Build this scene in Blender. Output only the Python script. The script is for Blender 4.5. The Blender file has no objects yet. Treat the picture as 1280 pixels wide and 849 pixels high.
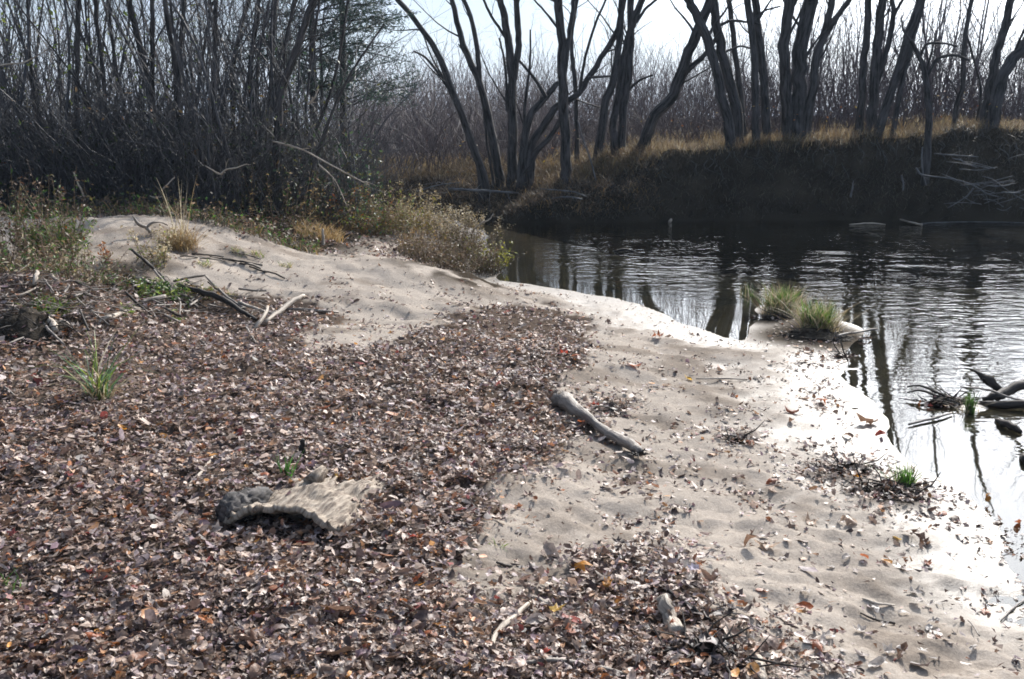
import bpy, math, random
import numpy as np
from mathutils import Vector, Matrix
R_ = math.radians
sc = bpy.context.scene
COL = sc.collection

# ------------------------------------------------------------------ camera
EYE = 1.95
PITCH = 12.0
FPX = 1244.0
cam_d = bpy.data.cameras.new("camera")
cam = bpy.data.objects.new("camera", cam_d)
COL.objects.link(cam)
cam_d.sensor_width = 36.0
cam_d.lens = 36.0 * FPX / 1280.0
cam_d.clip_start = 0.05
cam_d.clip_end = 3000
cam.location = (0, 0, EYE)
cam.rotation_euler = (R_(90 - PITCH), 0, 0)
sc.camera = cam

# ------------------------------------------------------------------ light
SUN_AZ, SUN_EL = 27.0, 33.0
sunv = Vector((math.sin(R_(SUN_AZ)) * math.cos(R_(SUN_EL)), math.cos(R_(SUN_AZ)) * math.cos(R_(SUN_EL)), math.sin(R_(SUN_EL))))
sun_d = bpy.data.lights.new("sun", 'SUN')
sun_d.energy = 5.0
sun_d.angle = R_(0.5)
sun_d.color = (1.0, 0.955, 0.89)
sun = bpy.data.objects.new("sun", sun_d)
COL.objects.link(sun)
sun.rotation_euler = sunv.to_track_quat('Z', 'Y').to_euler()

w = bpy.data.worlds.new("World")
sc.world = w
w.use_nodes = True
nt = w.node_tree
nt.nodes.clear()
out = nt.nodes.new('ShaderNodeOutputWorld')
bg = nt.nodes.new('ShaderNodeBackground')
bg.inputs['Strength'].default_value = 0.10
sky = nt.nodes.new('ShaderNodeTexSky')
sky.sky_type = 'NISHITA'
sky.sun_disc = False
sky.sun_elevation = R_(SUN_EL)
sky.sun_rotation = R_(SUN_AZ)
sky.air_density = 1.0
sky.dust_density = 0.4
tc = nt.nodes.new('ShaderNodeTexCoord')
mp = nt.nodes.new('ShaderNodeMapping')
mp.inputs['Scale'].default_value = (1.0, 1.0, 4.2)
mp.inputs['Location'].default_value = (0.3, 0.1, 0.35)
nz = nt.nodes.new('ShaderNodeTexNoise')
nz.inputs['Scale'].default_value = 2.1
nz.inputs['Detail'].default_value = 7
nz.inputs['Roughness'].default_value = 0.55
rp = nt.nodes.new('ShaderNodeValToRGB')
rp.color_ramp.elements[0].position = 0.50
rp.color_ramp.elements[1].position = 0.68
mx = nt.nodes.new('ShaderNodeMix')  # cloud over sky
mx.data_type = 'RGBA'
nt.links.new(tc.outputs['Generated'], mp.inputs['Vector'])
nt.links.new(mp.outputs[0], nz.inputs['Vector'])
nt.links.new(nz.outputs['Fac'], rp.inputs[0])
nt.links.new(sky.outputs[0], mx.inputs[6])
# the thin cloud is brightest around the sun
gm = nt.nodes.new('ShaderNodeVectorMath'); gm.operation = 'DOT_PRODUCT'
nt.links.new(tc.outputs['Generated'], gm.inputs[0]); gm.inputs[1].default_value = tuple(sunv)
gr = nt.nodes.new('ShaderNodeMapRange'); gr.interpolation_type = 'SMOOTHERSTEP'
gr.inputs['From Min'].default_value = .78; gr.inputs['From Max'].default_value = 1.0
gr.inputs['To Min'].default_value = 0.0; gr.inputs['To Max'].default_value = 42.0
nt.links.new(gm.outputs['Value'], gr.inputs['Value'])
gc = nt.nodes.new('ShaderNodeVectorMath'); gc.operation = 'SCALE'; gc.inputs[0].default_value = (1.0, 1.0, 1.0)
nt.links.new(gr.outputs[0], gc.inputs['Scale'])
ga_ = nt.nodes.new('ShaderNodeVectorMath'); ga_.operation = 'ADD'; ga_.inputs[1].default_value = (7.4, 8.4, 10.6)
nt.links.new(gc.outputs[0], ga_.inputs[0]); nt.links.new(ga_.outputs[0], mx.inputs[7])
# haze of cloud thickens towards the horizon
sx = nt.nodes.new('ShaderNodeSeparateXYZ'); nt.links.new(tc.outputs['Generated'], sx.inputs[0])
hr = nt.nodes.new('ShaderNodeMapRange'); hr.inputs['From Min'].default_value = 0.0; hr.inputs['From Max'].default_value = .22
hr.inputs['To Min'].default_value = .95; hr.inputs['To Max'].default_value = 0.0
nt.links.new(sx.outputs['Z'], hr.inputs['Value'])
mxx = nt.nodes.new('ShaderNodeMath'); mxx.operation = 'MAXIMUM'
nt.links.new(rp.outputs[0], mxx.inputs[0]); nt.links.new(hr.outputs[0], mxx.inputs[1])
vr = nt.nodes.new('ShaderNodeMapRange'); vr.interpolation_type = 'SMOOTHSTEP'
vr.inputs['From Min'].default_value = .74; vr.inputs['From Max'].default_value = .93; vr.inputs['To Max'].default_value = .95
nt.links.new(gm.outputs['Value'], vr.inputs['Value'])
mx3 = nt.nodes.new('ShaderNodeMath'); mx3.operation = 'MAXIMUM'
nt.links.new(mxx.outputs[0], mx3.inputs[0]); nt.links.new(vr.outputs[0], mx3.inputs[1])
nt.links.new(mx3.outputs[0], mx.inputs[0])
nt.links.new(mx.outputs[2], bg.inputs['Color'])
nt.links.new(bg.outputs[0], out.inputs[0])

sc.view_settings.view_transform = 'Standard'
sc.view_settings.look = 'None'
sc.view_settings.exposure = 0.32
sc.view_settings.gamma = 1.0
sc.render.engine = 'CYCLES'
sc.cycles.max_bounces = 6
sc.cycles.diffuse_bounces = 2
sc.cycles.glossy_bounces = 3
sc.cycles.transmission_bounces = 4
sc.cycles.transparent_max_bounces = 12
sc.cycles.caustics_reflective = False
sc.cycles.caustics_refractive = False
sc.cycles.use_denoising = True
sc.cycles.use_adaptive_sampling = False
sc.cycles.sample_clamp_indirect = 1.5
sc.cycles.sample_clamp_direct = 6.0
sc.cycles.filter_width = 1.7

rng = np.random.default_rng(11)

# ------------------------------------------------------------------ projection helpers
cp, sp_ = math.cos(R_(PITCH)), math.sin(R_(PITCH))
def ray(px, py):
    u = (px - 640.0) / FPX
    v = (424.5 - py) / FPX
    return np.array([u, cp + v * sp_, -sp_ + v * cp])
def Z0(px, py, z=0.0):
    d = ray(px, py)
    t = (z - EYE) / d[2]
    return (d[0] * t, d[1] * t)
def AT(px, py, Y):
    d = ray(px, py)
    t = Y / d[1]
    return np.array([d[0] * t, Y, EYE + d[2] * t])
def proj(x, y, z):
    f = y * cp - (z - EYE) * sp_
    u = x / f
    v = (y * sp_ + (z - EYE) * cp) / f
    return 640 + u * FPX, 424.5 - v * FPX

# ------------------------------------------------------------------ noise (vectorised value noise)
_tab = np.random.default_rng(5).random((256, 256))
def vnoise(x, y):
    xi = np.floor(x).astype(int); yi = np.floor(y).astype(int)
    fx = x - xi; fy = y - yi
    fx = fx * fx * (3 - 2 * fx); fy = fy * fy * (3 - 2 * fy)
    a = _tab[xi & 255, yi & 255]; b = _tab[(xi + 1) & 255, yi & 255]
    c = _tab[xi & 255, (yi + 1) & 255]; d = _tab[(xi + 1) & 255, (yi + 1) & 255]
    return (a * (1 - fx) + b * fx) * (1 - fy) + (c * (1 - fx) + d * fx) * fy - 0.5
def fbm(x, y, o=4):
    s = 0; a = 1.0
    for k in range(o):
        s = s + a * vnoise(x * 2 ** k + 17.3 * k, y * 2 ** k + 5.1 * k)
        a *= 0.5
    return s
def ss(a, b, x):
    t = np.clip((x - a) / (b - a), 0, 1)
    return t * t * (3 - 2 * t)

# ------------------------------------------------------------------ ground shape
NEAR = [Z0(*p) for p in [(560, 272), (605, 290), (618, 322), (624, 350), (690, 362), (760, 371), (800, 379), (860, 403), (905, 421),
        (928, 426), (944, 409), (952, 396), (985, 386), (1030, 396), (1060, 412), (1066, 424), (1052, 440), (1052, 470),
        (1072, 505), (1100, 545), (1150, 585), (1205, 615), (1250, 640), (1300, 668), (1390, 715)]]
NEAR += [(4.6, 3.0), (8, 1.8), (14, 0), (40, -8), (40, -60), (-90, -60), (-90, 40), (-30, 30), (-9, 22.5), (-3.2, 20.2)]
FAR = [(-90, 58), (-30, 38), (-10, 28), (-4.6, 25.2), (-0.9, 22.8)] + [Z0(*p) for p in [(640, 277), (700, 279), (800, 278), (900, 277), (1000, 275), (1100, 275), (1200, 277), (1280, 277), (1400, 276), (1600, 274)]]
FAR += [(30, 19), (90, 12), (600, 12), (600, 900), (-600, 900), (-600, 58)]
def sdpoly(P, x, y):
    P = np.array(P); n = len(P)
    d2 = np.full(x.shape, 1e18); ins = np.zeros(x.shape, bool)
    for i in range(n):
        ax, ay = P[i]; bx, by = P[(i + 1) % n]
        ex, ey = bx - ax, by - ay
        wx, wy = x - ax, y - ay
        t = np.clip((wx * ex + wy * ey) / (ex * ex + ey * ey + 1e-12), 0, 1)
        d2 = np.minimum(d2, (wx - t * ex) ** 2 + (wy - t * ey) ** 2)
        if ay != by:
            c = ((ay > y) != (by > y)) & (x < (bx - ax) * (y - ay) / (by - ay) + ax)
            ins ^= c
    return np.where(ins, 1, -1) * np.sqrt(d2)
TOPX = [-60, -3.5, -1.5, 1.0, 1.9, 3.2, 4.6, 7.5, 9.0, 10.6, 14, 60]
TOPZ = [0.95, 0.95, 0.98, 1.0, 1.1, 1.36, 1.5, 1.66, 1.72, 1.95, 1.95, 2.1]
HUM = []     # small hummocks and hollows: x, y, radius, height
def hum(px, py, r, h, z=0.3):
    x, y = Z0(px, py, z); HUM.append((x, y, r, h))
hum(1022, 410, .30, .07, 0.0); hum(976, 388, .25, .06, 0.0); hum(1125, 612, .16, .035, .08); hum(1075, 590, .16, .025, .08)
hum(885, 735, .22, .06); hum(925, 722, .05, -.05); hum(880, 815, .12, .05); hum(960, 770, .2, .03); hum(40, 400, .55, .16, .5)
hum(840, 690, .2, .03); hum(950, 650, .3, .02); hum(760, 500, .25, .03); hum(300, 680, .3, -.04); hum(430, 375, .5, .05)
hum(560, 345, .8, .14, .3); hum(1275, 790, .75, -.048, .05); hum(990, 500, .5, .012, .05)
_hr = np.random.default_rng(8)
for _i in range(70):      # footprints and scuffs
    _px, _py = _hr.uniform(560, 1120), _hr.uniform(400, 850)
    _q = Z0(_px, _py, .25); _r = _hr.uniform(.035, .075)
    HUM.append((_q[0], _q[1], _r, -_hr.uniform(.008, .022))); HUM.append((_q[0] + .02, _q[1] + _r * 1.3, _r * 1.1, .008))
for _i in range(40):
    _q = (_hr.uniform(-5.5, -.5), _hr.uniform(7.6, 11.6)); _r = _hr.uniform(.06, .16)
    HUM.append((_q[0], _q[1], _r, -_hr.uniform(.02, .05))); HUM.append((_q[0] - .05, _q[1] + _r * 1.2, _r * .9, .025))
hum(700, 640, .3, -.02); hum(640, 700, .22, -.02); hum(1000, 560, .3, -.012); hum(1212, 508, .16, .035, 0)
def H(x, y, full=False):
    x = np.asarray(x, float); y = np.asarray(y, float)
    wob = fbm(x * 1.3, y * 1.3, 4)
    dn = sdpoly(NEAR, x, y) + wob * 0.16 * ss(2, 6, y + 0 * x)
    df = sdpoly(FAR, x, y) + fbm(x * 0.7 + 9, y * 0.7, 3) * 0.35
    near = 0.38 * ss(0, 4.2, dn) + 0.02 * np.clip(dn, 0, 1)
    sh = ss(0.0, 1.3, dn)
    near = near + 0.25 * ss(8.4, 11.2, y) * ss(0.3, -2.1, x) * sh
    near = near + 0.26 * ss(-2.2, -4.0, x) * ss(4.6, 7.5, y) * sh
    rg = 1 + .25 * ss(7.5, 9.5, y)
    near = near + (0.10 * fbm(x * 0.45, y * 0.45, 3) * ss(0.3, 3.0, dn)
                   + rg * 0.048 * fbm(x * 2.3, y * 2.3 + 3, 3) * ss(0.1, 1.2, dn)
                   + rg * 0.030 * fbm(x * 6 + 2, y * 9, 3) * ss(0.05, 0.8, dn)
                   + 0.022 * fbm(x * 17 + 2, y * 26, 2) * ss(0.2, 1.0, dn))
    near = np.where(dn > 0, near, np.maximum(-0.5, dn * (0.020 + .05 * ss(7.5, 9.5, y)) + 0.012 * fbm(x * 2, y * 2, 3) * ss(0, .4, -dn) - 0.10 * np.clip(-dn - 1.3 + .9 * ss(7, 9, y), 0, 9)))
    if x.size > 3000:
        flat = near.ravel().copy(); fx_, fy_ = x.ravel(), y.ravel(); o_ = np.argsort(fy_, kind='stable'); sy_ = fy_[o_]
        for hx, hy, hr, hh in HUM:
            i0, i1 = np.searchsorted(sy_, [hy - 3 * hr, hy + 3 * hr]); k_ = o_[i0:i1]
            flat[k_] += hh * np.exp(-((fx_[k_] - hx) ** 2 + (fy_[k_] - hy) ** 2) / (hr * hr))
        near = flat.reshape(near.shape)
    else:
        for hx, hy, hr, hh in HUM:
            near = near + hh * np.exp(-((x - hx) ** 2 + (y - hy) ** 2) / (hr * hr))
    top = np.interp(x, TOPX, TOPZ) + .16 * fbm(x * .9 + 31, x * 0 + y * .3, 5)
    face = np.clip(df / np.interp(x, [-6, 0.5, 2.2, 3.6], [2.6, 2.4, 1.9, 1.25]), 0, 1) ** 0.75
    far = top * face + 0.24 * fbm(x * 1.6, y * 1.6 + 7, 4) * ss(0.0, 0.5, df) + 0.05 * fbm(x * 5, y * 5, 3) * ss(0.0, 0.4, df)
    far = far + 0.012 * np.clip(df - 1.5, 0, 60)
    far = np.where(df > 0, far, np.maximum(-0.9, df * 0.35))
    isfar = (df > dn)
    z = np.where(isfar, far, near)
    if full:
        return z, dn, df, isfar
    return z
class Raster:
    def __init__(s, x0, x1, y0, y1, st):
        s.x0, s.y0, s.st = x0, y0, st
        xs = np.arange(x0, x1 + st, st); ys_ = np.arange(y0, y1 + st, st); s.n = (len(xs), len(ys_)); s.x1, s.y1 = x1, y1
        X_, Y_ = np.meshgrid(xs, ys_, indexing='ij')
        z, dn, df, f = H(X_, Y_, True)
        s.A = np.stack([z, dn, df], -1)
    def at(s, x, y):
        fx = (x - s.x0) / s.st; fy = (y - s.y0) / s.st; i = int(fx); j = int(fy); fx -= i; fy -= j
        A = s.A
        return (A[i, j] * (1 - fx) + A[i + 1, j] * fx) * (1 - fy) + (A[i, j + 1] * (1 - fx) + A[i + 1, j + 1] * fx) * fy
RN = Raster(-12, 20, 1.0, 30, .06)
RF = Raster(-120, 160, -20, 130, .6)
def Ha(x, y):
    if -12 < x < 20 and 1 < y < 30: return RN.at(x, y)
    return RF.at(min(max(x, -119), 159), min(max(y, -19), 129))
def Hs(x, y):
    return float(Ha(x, y)[0])
def G(px, py, dz=0.0):
    d = ray(px, py)
    t = np.concatenate([np.linspace(1.2, 12, 700), np.linspace(12.02, 60, 1500)])
    z = EYE + d[2] * t - dz
    h = H(d[0] * t, d[1] * t)
    k = np.nonzero(z < h)[0]
    i = k[0] if len(k) else len(t) - 1
    return np.array([d[0] * t[i], d[1] * t[i], h[i] + dz])

# ------------------------------------------------------------------ mesh accumulator
GRAINED = {'grey_brown_bark', 'thin_stem_bark', 'dark_wet_wood', 'bleached_wood', 'weathered_stick', 'grey_bank_wood', 'silvered_log', 'rotten_dark_wood'}
class Acc:
    def __init__(s):
        s.v = []; s.q = []; s.t = []; s.c = []; s.n = 0; s.hc = False; s.g = []
    def add(s, v, q=None, t=None, c=None, g=None):
        v = np.asarray(v, np.float32).reshape(-1, 3)
        s.v.append(v); s.g.append(v if g is None else np.asarray(g, np.float32))
        if q is not None and len(q): s.q.append(np.asarray(q, np.int32).reshape(-1, 4) + s.n)
        if t is not None and len(t): s.t.append(np.asarray(t, np.int32).reshape(-1, 3) + s.n)
        if c is None: c = np.ones((len(v), 3), np.float32)
        else:
            c = np.asarray(c, np.float32); s.hc = True
            if c.ndim == 1: c = np.tile(c, (len(v), 1))
        s.c.append(c); s.n += len(v)
    def mesh(s, name, mat, smooth=True):
        v = np.concatenate(s.v)
        q = np.concatenate(s.q) if s.q else np.zeros((0, 4), np.int32)
        t = np.concatenate(s.t) if s.t else np.zeros((0, 3), np.int32)
        me = bpy.data.meshes.new(name)
        me.vertices.add(len(v)); me.vertices.foreach_set('co', v.ravel())
        nl = len(q) * 4 + len(t) * 3
        me.loops.add(nl)
        me.loops.foreach_set('vertex_index', np.concatenate([q.ravel(), t.ravel()]).astype(np.int32))
        me.polygons.add(len(q) + len(t))
        ls = np.concatenate([np.arange(len(q)) * 4, len(q) * 4 + np.arange(len(t)) * 3]).astype(np.int32)
        me.polygons.foreach_set('loop_start', ls)
        me.update(calc_edges=True)
        me.polygons.foreach_set('use_smooth', np.full(len(q) + len(t), smooth))
        if s.hc:
            a = me.attributes.new('col', 'FLOAT_COLOR', 'POINT')
            c = np.concatenate(s.c); c4 = np.ones((len(c), 4), np.float32); c4[:, :3] = c
            a.data.foreach_set('color', c4.ravel())
        if mat.name in GRAINED:      # coordinates that run along the wood, for its grain
            ag = me.attributes.new('grain', 'FLOAT_VECTOR', 'POINT'); ag.data.foreach_set('vector', np.concatenate(s.g).astype(np.float32).ravel())
        me.materials.append(mat)
        return me
    def obj(s, name, mat, parent=None, smooth=True, loc=None):
        if loc is not None:
            s.v = [x - np.asarray(loc, np.float32) for x in s.v]
        me = s.mesh(name, mat, smooth)
        o = bpy.data.objects.new(name, me); COL.objects.link(o)
        if loc is not None: o.location = loc
        if parent is not None: o.parent = parent
        return o
def tag(o, label=None, cat=None, group=None, kind=None):
    if label: o['label'] = label
    if cat: o['category'] = cat
    if group: o['group'] = group
    if kind: o['kind'] = kind
    return o
def empty(name, loc, label, cat, group=None):
    o = bpy.data.objects.new(name, None); COL.objects.link(o); o.location = loc
    o.empty_display_size = 0.1
    return tag(o, label, cat, group)

_ringidx = {}
def ridx(n, k):
    if (n, k) not in _ringidx:
        i = np.arange(n - 1)[:, None] * k; j = np.arange(k)[None, :]; j2 = (j + 1) % k
        _ringidx[(n, k)] = np.stack([i + j, i + j2, i + k + j2, i + k + j], -1).reshape(-1, 4)
    return _ringidx[(n, k)]
def tube(acc, P, r, k=6, col=None, jit=0.0, cap=False):
    P = np.asarray(P, float); n = len(P)
    r = np.asarray(r, float) * np.ones(n)
    T = np.gradient(P, axis=0); T /= np.linalg.norm(T, axis=1)[:, None] + 1e-9
    m = T.mean(0)
    ref = np.array([0.31, 0.95, 0.05]) if abs(m[2]) > 0.7 * np.linalg.norm(m) else np.array([0.05, 0.1, 1.0])
    A = np.cross(T, ref); A /= np.linalg.norm(A, axis=1)[:, None] + 1e-9
    B = np.cross(T, A)
    th = np.arange(k) / k * 2 * np.pi
    rr = r[:, None] * np.ones((n, k))
    if jit: rr = rr * (1 + rng.normal(0, jit, (n, k)))
    V = P[:, None, :] + rr[..., None] * (np.cos(th)[None, :, None] * A[:, None, :] + np.sin(th)[None, :, None] * B[:, None, :])
    V = V.reshape(-1, 3)
    t = None
    if cap:
        V = np.concatenate([V, P[:1], P[-1:]])
        a = np.arange(k); b = (a + 1) % k
        t = np.concatenate([np.stack([b, a, np.full(k, n * k)], 1), np.stack([a + (n - 1) * k, b + (n - 1) * k, np.full(k, n * k + 1)], 1)])
    sl = np.concatenate([[0], np.cumsum(np.linalg.norm(np.diff(P, axis=0), axis=1))]) + float(P[0, 0]) * 7.3
    G_ = np.stack([np.repeat(sl, k), (r[:, None] * np.cos(th)).ravel(), (r[:, None] * np.sin(th)).ravel()], 1)
    if cap: G_ = np.concatenate([G_, [[sl[0], 0, 0], [sl[-1], 0, 0]]])
    acc.add(V, q=ridx(n, k), t=t, c=col, g=G_)
def smoothline(P, m=4):
    P = np.asarray(P, float)
    if len(P) < 3: 
        t = np.linspace(0, 1, 2 * m)[:, None]
        return P[0] * (1 - t) + P[-1] * t
    Q = np.vstack([2 * P[0] - P[1], P, 2 * P[-1] - P[-2]])
    o = []
    for i in range(1, len(Q) - 2):
        a, b, c, d = Q[i - 1:i + 3]
        for t in np.arange(m) / m:
            o.append(0.5 * (2 * b + (c - a) * t + (2 * a - 5 * b + 4 * c - d) * t * t + (3 * b - a - 3 * c + d) * t ** 3))
    o.append(P[-1])
    return np.array(o)
def grow(acc, P0, D, L, r0, lvl, g, wob=0.18, up=0.08, kids=(5, 5, 4), kmin=0.25, ang=(25, 50), cl=(.35, .6), rr=.5, sides=(8, 5, 4, 3), tip=.25, seg=None, col=None, accs=None):
    n = seg or (9 if lvl == 0 else 6 if lvl == 1 else 5 if lvl == 2 else 4)
    D = np.asarray(D, float); D = D / np.linalg.norm(D)
    P = [np.asarray(P0, float)]; Ds = [D]
    for i in range(n - 1):
        D = D + g.normal(0, wob, 3) + np.array([0, 0, up]); D = D / np.linalg.norm(D)
        P.append(P[-1] + D * L / (n - 1)); Ds.append(D)
    P = np.array(P); r = r0 * (1 - (1 - tip) * np.linspace(0, 1, n) ** 0.9)
    a = acc if accs is None else accs[min(lvl, len(accs) - 1)]
    tube(a, P, r, sides[min(lvl, len(sides) - 1)], col)
    if lvl < len(kids):
        branch(acc, P, Ds, r, L, lvl, g, wob, up, kids, kmin, ang, cl, rr, sides, tip, col, accs)
def branch(acc, P, Ds, r, L, lvl, g, wob, up, kids, kmin, ang, cl, rr, sides, tip, col=None, accs=None):
    n = len(P)
    for j in range(kids[lvl]):
        f = kmin + (1 - kmin) * (j + g.random()) / kids[lvl]
        x = f * (n - 1); i = min(int(x), n - 2); w_ = x - i
        p = P[i] * (1 - w_) + P[i + 1] * w_
        d = Ds[i]
        q = g.normal(0, 1, 3); q -= q.dot(d) * d; q /= np.linalg.norm(q)
        a = R_(g.uniform(*ang))
        dd = d * math.cos(a) + q * math.sin(a)
        rk = max(r[i] * rr * g.uniform(.7, 1.1), 0.0016)
        grow(acc, p, dd, L * g.uniform(*cl) * (1.15 - 0.55 * f), rk, lvl + 1, g, wob * 1.1, up, kids, .2, ang, cl, rr, sides, tip, None, col, accs)

# ------------------------------------------------------------------ materials
def newmat(name):
    m = bpy.data.materials.new(name); m.use_nodes = True
    n = m.node_tree; n.nodes.clear()
    o = n.nodes.new('ShaderNodeOutputMaterial')
    return m, n, o
def noise_node(n, scale, detail=4, rough=.55, vec=None, sc3=None, coord='Object'):
    if coord == 'grain':
        t = n.nodes.new('ShaderNodeAttribute'); t.attribute_name = 'grain'; x = t.outputs['Vector']
    else:
        t = n.nodes.new('ShaderNodeTexCoord'); x = t.outputs[coord]
    if sc3:
        mp = n.nodes.new('ShaderNodeMapping'); mp.inputs['Scale'].default_value = sc3
        n.links.new(x, mp.inputs[0]); x = mp.outputs[0]
    z = n.nodes.new('ShaderNodeTexNoise'); z.inputs['Scale'].default_value = scale
    z.inputs['Detail'].default_value = detail; z.inputs['Roughness'].default_value = rough
    n.links.new(x, z.inputs['Vector'])
    return z
def ramp(n, fac, stops):
    r = n.nodes.new('ShaderNodeValToRGB')
    e = r.color_ramp.elements
    while len(e) < len(stops): e.new(0.5)
    for k, (p, c) in enumerate(stops):
        e[k].position = p; e[k].color = (*c, 1)
    n.links.new(fac, r.inputs[0])
    return r
def mul(n, a, b, fac=1.0):
    m = n.nodes.new('ShaderNodeMix'); m.data_type = 'RGBA'; m.blend_type = 'MULTIPLY'
    m.inputs[0].default_value = fac
    n.links.new(a, m.inputs[6]); n.links.new(b, m.inputs[7])
    return m.outputs[2]
def bump(n, h, strength, dist, normal=None):
    b = n.nodes.new('ShaderNodeBump'); b.inputs['Strength'].default_value = strength; b.inputs['Distance'].default_value = dist
    n.links.new(h, b.inputs['Height'])
    if normal is not None: n.links.new(normal, b.inputs['Normal'])
    return b.outputs[0]
def bark_mat(name, c1, c2, rough=.6, scale=9, stretch=.22, bs=.6, bd=.02, spec=.5):
    m, n, o = newmat(name)
    p = n.nodes.new('ShaderNodeBsdfPrincipled')
    gr = name in GRAINED
    z = noise_node(n, scale, 6, .65, sc3=(stretch, 1, 1) if gr else (1, 1, stretch), coord='grain' if gr else 'Object')
    mid = tuple(a_ * .55 + b_ * .45 for a_, b_ in zip(c1, c2)); dk = tuple(v_ * .35 for v_ in c1)
    r = ramp(n, z.outputs['Fac'], [(.30, dk), (.40, c1), (.52, mid), (.72, c2)])
    n.links.new(r.outputs[0], p.inputs['Base Color'])
    p.inputs['Roughness'].default_value = rough
    p.inputs['Specular IOR Level'].default_value = spec
    n.links.new(bump(n, z.outputs['Fac'], bs, bd), p.inputs['Normal'])
    n.links.new(p.outputs[0], o.inputs[0])
    return m
def leaf_mat(name, trans=.35, rough=.4, spec=.5, nscale=60, mulc=(1, 1, 1)):
    m, n, o = newmat(name)
    a = n.nodes.new('ShaderNodeAttribute'); a.attribute_name = 'col'
    z = noise_node(n, nscale, 3)
    r = ramp(n, z.outputs['Fac'], [(.3, (.6 * mulc[0], .6 * mulc[1], .6 * mulc[2])), (.7, (1.25 * mulc[0], 1.25 * mulc[1], 1.25 * mulc[2]))])
    c = mul(n, a.outputs['Color'], r.outputs[0])
    p = n.nodes.new('ShaderNodeBsdfPrincipled')
    n.links.new(c, p.inputs['Base Color']); p.inputs['Roughness'].default_value = rough
    p.inputs['Specular IOR Level'].default_value = spec
    n.links.new(bump(n, z.outputs['Fac'], .5, .004), p.inputs['Normal'])
    t = n.nodes.new('ShaderNodeBsdfTranslucent'); n.links.new(c, t.inputs['Color'])
    x = n.nodes.new('ShaderNodeMixShader'); x.inputs[0].default_value = trans
    n.links.new(p.outputs[0], x.inputs[1]); n.links.new(t.outputs[0], x.inputs[2])
    n.links.new(x.outputs[0], o.inputs[0])
    return m
M_BARK = bark_mat('grey_brown_bark', (.022, .020, .019), (.13, .12, .12), .75, 16, .16, 1.0, .06, .3)
M_THIN = bark_mat('thin_stem_bark', (.030, .030, .034), (.095, .092, .10), .5, 14, .3, .5, .01, .5)
M_TWIG = bark_mat('far_twig_bark', (.055, .044, .050), (.14, .108, .115), .6, 5, .5, .2, .01, .4)
M_DARKWOOD = bark_mat('dark_wet_wood', (.02, .017, .015), (.075, .06, .05), .7, 40, .12, .9, .012, .25)
M_BANKW = bark_mat('grey_bank_wood', (.07, .07, .075), (.21, .205, .205), .6, 18, .3, .7, .01)
M_PALE = bark_mat('bleached_wood', (.26, .21, .16), (.56, .48, .39), .65, 60, .10, .9, .010)
M_STICK = bark_mat('weathered_stick', (.13, .105, .085), (.38, .33, .28), .65, 60, .10, .9, .010)
M_NEEDLE = leaf_mat('pine_needles', .25, .5, .4, 3)
M_LEAF = leaf_mat('dead_leaves', .26, .52, .45, 70)
M_GREEN = leaf_mat('green_blades', .45, .4, .5, 30)
M_DRY = leaf_mat('dry_stalks', .4, .55, .4, 30)
# ------------------------------------------------------------------ leaf-litter density (in ground terms: polygons traced on the ground)
def pip(poly, x, y):
    P = np.array(poly, float); ins = np.zeros(x.shape, bool)
    for i in range(len(P)):
        ax, ay = P[i]; bx, by = P[(i + 1) % len(P)]
        if ay != by:
            ins ^= ((ay > y) != (by > y)) & (x < (bx - ax) * (y - ay) / (by - ay) + ax)
    return ins
DENSE = [(-700, 1400), (-700, 330), (-100, 322), (60, 318), (110, 352), (200, 372), (330, 376), (385, 372), (430, 378), (440, 398), (385, 412), (372, 440),
         (470, 425), (560, 392), (640, 380), (705, 388), (735, 420), (742, 452), (700, 475), (695, 510), (735, 530), (722, 560), (735, 572), (650, 590),
         (628, 612), (640, 650), (590, 672), (556, 700), (550, 740), (600, 752), (660, 752), (705, 775), (745, 785), (750, 760), (722, 720), (770, 695), (860, 690),
         (880, 740), (905, 800), (960, 850), (1010, 1000), (1100, 1400)]
CL = [(620, 375, 90, 18, .5), (500, 376, 50, 8, .5), (690, 395, 60, 20, .5), (740, 345, 90, 9, .5), (870, 352, 60, 7, .4), (430, 372, 60, 10, .6),
      (850, 480, 60, 15, .35), (800, 460, 60, 20, .3), (960, 462, 90, 18, .40), (1020, 440, 40, 15, .6), (870, 560, 80, 35, .35), (925, 548, 26, 10, 1.), (1045, 588, 60, 16, 1.),
      (1120, 625, 55, 13, .8), (1180, 650, 30, 8, .3), (765, 505, 40, 15, .8), (720, 470, 40, 25, .6), (900, 510, 50, 15, .4), (830, 620, 60, 15, .35), (800, 640, 50, 20, .45),
      (850, 700, 70, 25, .6), (965, 690, 24, 8, .6), (1150, 690, 40, 30, .35), (1000, 790, 100, 15, .45), (1100, 820, 80, 24, .6), (1000, 740, 40, 20, .35),
      (940, 620, 100, 40, .22), (1230, 745, 40, 20, .2), (790, 600, 24, 9, .9), (550, 360, 50, 10, .5), (480, 400, 60, 14, .35), (690, 690, 20, 12, .5), (690, 745, 60, 10, .9),
      (620, 372, 60, 8, .5), (1030, 500, 60, 14, .3), (860, 425, 60, 12, .2), (930, 830, 60, 25, .8), (1025, 445, 35, 12, .9), (600, 690, 25, 14, .25), (300, 330, 120, 20, .12), (960, 420, 25, 8, .4),
      (900, 790, 40, 25, .9), (130, 300, 80, 13, .35), (250, 288, 70, 7, .25), (330, 305, 60, 10, .15), (430, 330, 90, 10, .18), (180, 325, 60, 10, .35), (90, 290, 50, 10, .4), (690, 700, 40, 20, .15)]
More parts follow.
